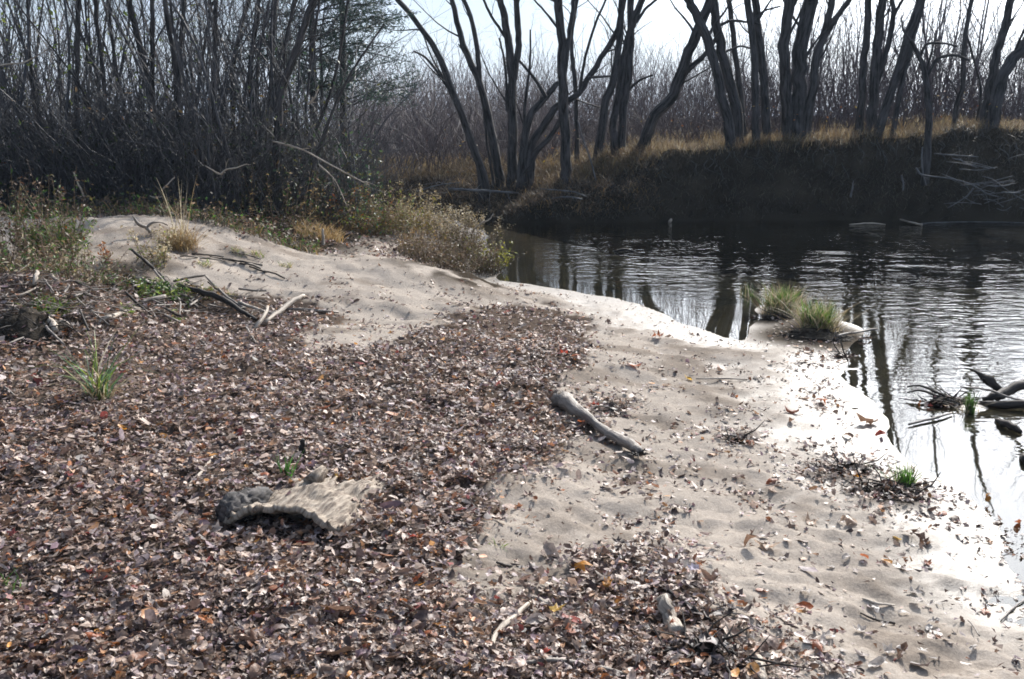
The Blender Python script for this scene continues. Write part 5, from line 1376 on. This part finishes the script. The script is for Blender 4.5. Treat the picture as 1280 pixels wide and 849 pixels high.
for px, py, s, c, l, k in [
    (724, 719, 30, OR, 'large bright orange maple leaf on the edge of the bare sand patch', 'maple'),
    (758, 740, 22, OR, 'orange leaf just right of the large orange maple leaf', 'maple'),
    (694, 774, 22, GO, 'golden leaf at the foot of the bare sand patch', 'maple'),
    (714, 784, 22, RD, 'dark red leaf right of the golden leaf', 'oval'),
    (713, 802, 22, RU, 'rust leaf below the dark red one', 'oval'),
    (814, 773, 22, RU, 'rust-orange leaf left of the short pale log piece', 'maple'),
    (579, 682, 18, RU, 'rust leaf at the left rim of the bare sand patch', 'oval'),
    (524, 735, 18, RU, 'rust leaf in the carpet left of the bare sand patch', 'oak'),
    (581, 787, 24, BR_, 'big brown leaf standing up above the curved bleached stick', 'oak'),
    (681, 829, 20, RD, 'red leaf beside the long thin stick at the bottom', 'maple'),
    (538, 808, 18, RU, 'orange-brown leaf left of the curved bleached stick', 'oval'),
    (632, 572, 16, RU, 'reddish leaf where the carpet meets the upper bare sand', 'oval'),
    (514, 683, 18, RD, 'red-brown leaf right of the hollow log', 'oak'),
    (332, 603, 18, RU, 'upright rust-red leaf left of the green sprig', 'oval'),
    (312, 626, 12, RD, 'small red leaf touching the far rim of the hollow log', 'oval'),
    (381, 688, 14, RD, 'small bright red leaf just below the hollow log', 'oval'),
    (346, 748, 18, RD, 'red leaf in the shade-dappled carpet below the hollow log', 'oak'),
    (109, 836, 20, OR, 'orange leaf near the lower left corner', 'oval'),
    (122, 810, 26, RU, 'rust oak leaf above the orange leaf near the corner', 'oak'),
    (128, 736, 16, RD, 'dark red leaf at the left of the carpet', 'oval'),
    (255, 662, 14, RU, 'rust leaf just left of the hollow log mouth', 'oval'),
    (153, 543, 14, OR, 'orange leaf alone in the far left carpet', 'oval'),
    (422, 606, 12, GO, 'small yellow leaf behind the hollow log', 'maple'),
    (404, 517, 14, RU, 'orange-brown leaf in the middle of the carpet', 'oval'),
    (705, 446, 18, RD, 'bright red-orange leaf at the right tip of the leaf carpet', 'maple'),
    (718, 450, 12, RU, 'smaller rust leaf touching the bright red-orange one', 'oval'),
    (745, 508, 16, RD, 'dark red leaf beside the swollen end of the driftwood branch', 'maple'),
    (635, 394, 11, RD, 'tiny red leaf at the upper rim of the leaf carpet', 'oval'),
    (622, 486, 16, RD, 'deep red leaf inside the carpet left of the driftwood branch', 'oak'),
    (727, 534, 16, RU, 'rust leaf tucked below the driftwood branch', 'oval'),
    (823, 423, 18, RU, 'lone rust leaf on pale sand close to the waterline', 'maple'),
    (902, 462, 14, RU, 'lone red-brown leaf on white sand left of the thin straw', 'oval'),
    (860, 475, 12, GO, 'small yellow-orange leaf at the left end of the thin straw', 'oval'),
    (794, 459, 14, RU, 'rust leaf in the scattered leaves above the driftwood branch', 'oval'),
    (832, 483, 14, PI, 'pale tan leaf in the scattered leaves right of the carpet', 'maple'),
    (1026, 506, 18, RU, 'rust leaf on white wet sand near the tree reflections', 'maple'),
    (990, 517, 16, RU, 'orange-brown leaf left of the one near the tree reflections', 'oval'),
    (989, 529, 10, BR_, 'small dark brown leaf below the orange-brown one', 'oval'),
    (1083, 532, 28, BR_, 'wide flat dark leaf at the margin of the water film', 'oak'),
    (1060, 548, 14, BR_, 'brown leaf just below the wide dark one', 'oval'),
    (1100, 546, 12, RD, 'small orange-red leaf at the margin of the water film', 'oval'),
    (964, 605, 14, RU, 'rust leaf on bare sand above the footprint marks', 'oval'),
    (1069, 598, 12, OR, 'orange leaf lying in the soaked heap left of the tuft', 'oval'),
    (1178, 643, 18, RU, 'rust leaf right of the green tuft debris', 'oval'),
    (1235, 621, 12, OR, 'orange-brown leaf alone on the whitest sand', 'oval'),
    (1272, 658, 14, RU, 'dark rust leaf at the right edge of the wet sand', 'oval'),
    (1247, 655, 14, BR_, 'brown flat leaf left of the one at the right edge', 'oval'),
    (1155, 682, 22, BR_, 'curled brown leaf standing on grey sand', 'maple'),
    (1160, 706, 16, RU, 'rust leaf below the curled brown one', 'maple'),
    (1121, 678, 10, GO, 'small golden leaf left of the curled brown one', 'oval'),
    (1109, 704, 12, OR, 'small orange leaf on grey sand at the right', 'oval'),
    (1230, 766, 18, RU, 'reddish leaf on white sand near the lower right corner', 'maple'),
    (1140, 672, 26, BR_, 'long flat dark leaf left of the curled brown one', 'oak'),
    (1020, 812, 24, RU, 'rust-brown leaf among pale leaves near the bottom edge', 'maple'),
    (938, 557, 16, RU, 'rust leaf lying on the small dark leaf heap', 'maple'),
    (1005, 763, 18, RU, 'flat rust leaf left of the dark twig', 'oval'),
    (953, 741, 14, RU, 'small rust leaf right of the footprint', 'oval'),
    (960, 686, 34, PI, 'long tan curled leaf above the footprint', 'oak'),
    (938, 684, 20, BR_, 'dark curled leaf beside the long tan one', 'oval'),
    (1128, 821, 26, BR_, 'dark curled leaf on the pale heap near the bottom edge', 'oak'),
    (840, 800, 18, RU, 'orange-brown leaf under the lower end of the short log piece', 'oval'),
    (620, 735, 14, BR_, 'small dark leaf on the bare sand patch', 'oval'),
    (1080, 700, 12, RU, 'lone small rust leaf on smooth grey sand', 'oval'),
    (868, 722, 20, (.5, .47, .55), 'pale greyish leaf at the rim of the lower leaf patch', 'maple'),
    (1060, 655, 26, PI, 'big pale leaf flat on sand below the soaked heap', 'maple'),
    (1012, 655, 26, PI, 'big pale leaf left of the other big pale one', 'maple')]:
    one_leaf(px, py, s, c, l, k, tilt=18 if k != 'oak' else 30)
# broad pale leaves pressed into the damp sand
for i in range(34):
    px, py = ge.uniform(880, 1180), ge.uniform(640, 848)
    if ge.random() < .3: px, py = ge.uniform(1000, 1230), ge.uniform(780, 850)
    one_leaf(px, py, ge.uniform(10, 24), (.55, .50, .46), 'pale leaf pressed flat into the damp sand on the right', ['maple', 'oval', 'oak'][i % 3], 8, 'pale leaves pressed into the sand')

# ------------------------------------------------------------------ thin morning air
hb = Acc()
x0, x1, y0, y1, z0, z1 = -700, 700, -80, 950, -1.9 - 1, 20
hb.add([[x0, y0, z0], [x1, y0, z0], [x1, y1, z0], [x0, y1, z0], [x0, y0, z1], [x1, y0, z1], [x1, y1, z1], [x0, y1, z1]], q=[[0, 3, 2, 1], [4, 5, 6, 7], [0, 1, 5, 4], [1, 2, 6, 5], [2, 3, 7, 6], [3, 0, 4, 7]])
m, n, o = newmat('thin_air')
pv = n.nodes.new('ShaderNodeVolumePrincipled'); pv.inputs['Density'].default_value = .0006; pv.inputs['Color'].default_value = (.70, .85, 1, 1)
n.links.new(pv.outputs[0], o.inputs['Volume'])
ho = hb.obj('haze', m, smooth=False); tag(ho, kind='stuff')
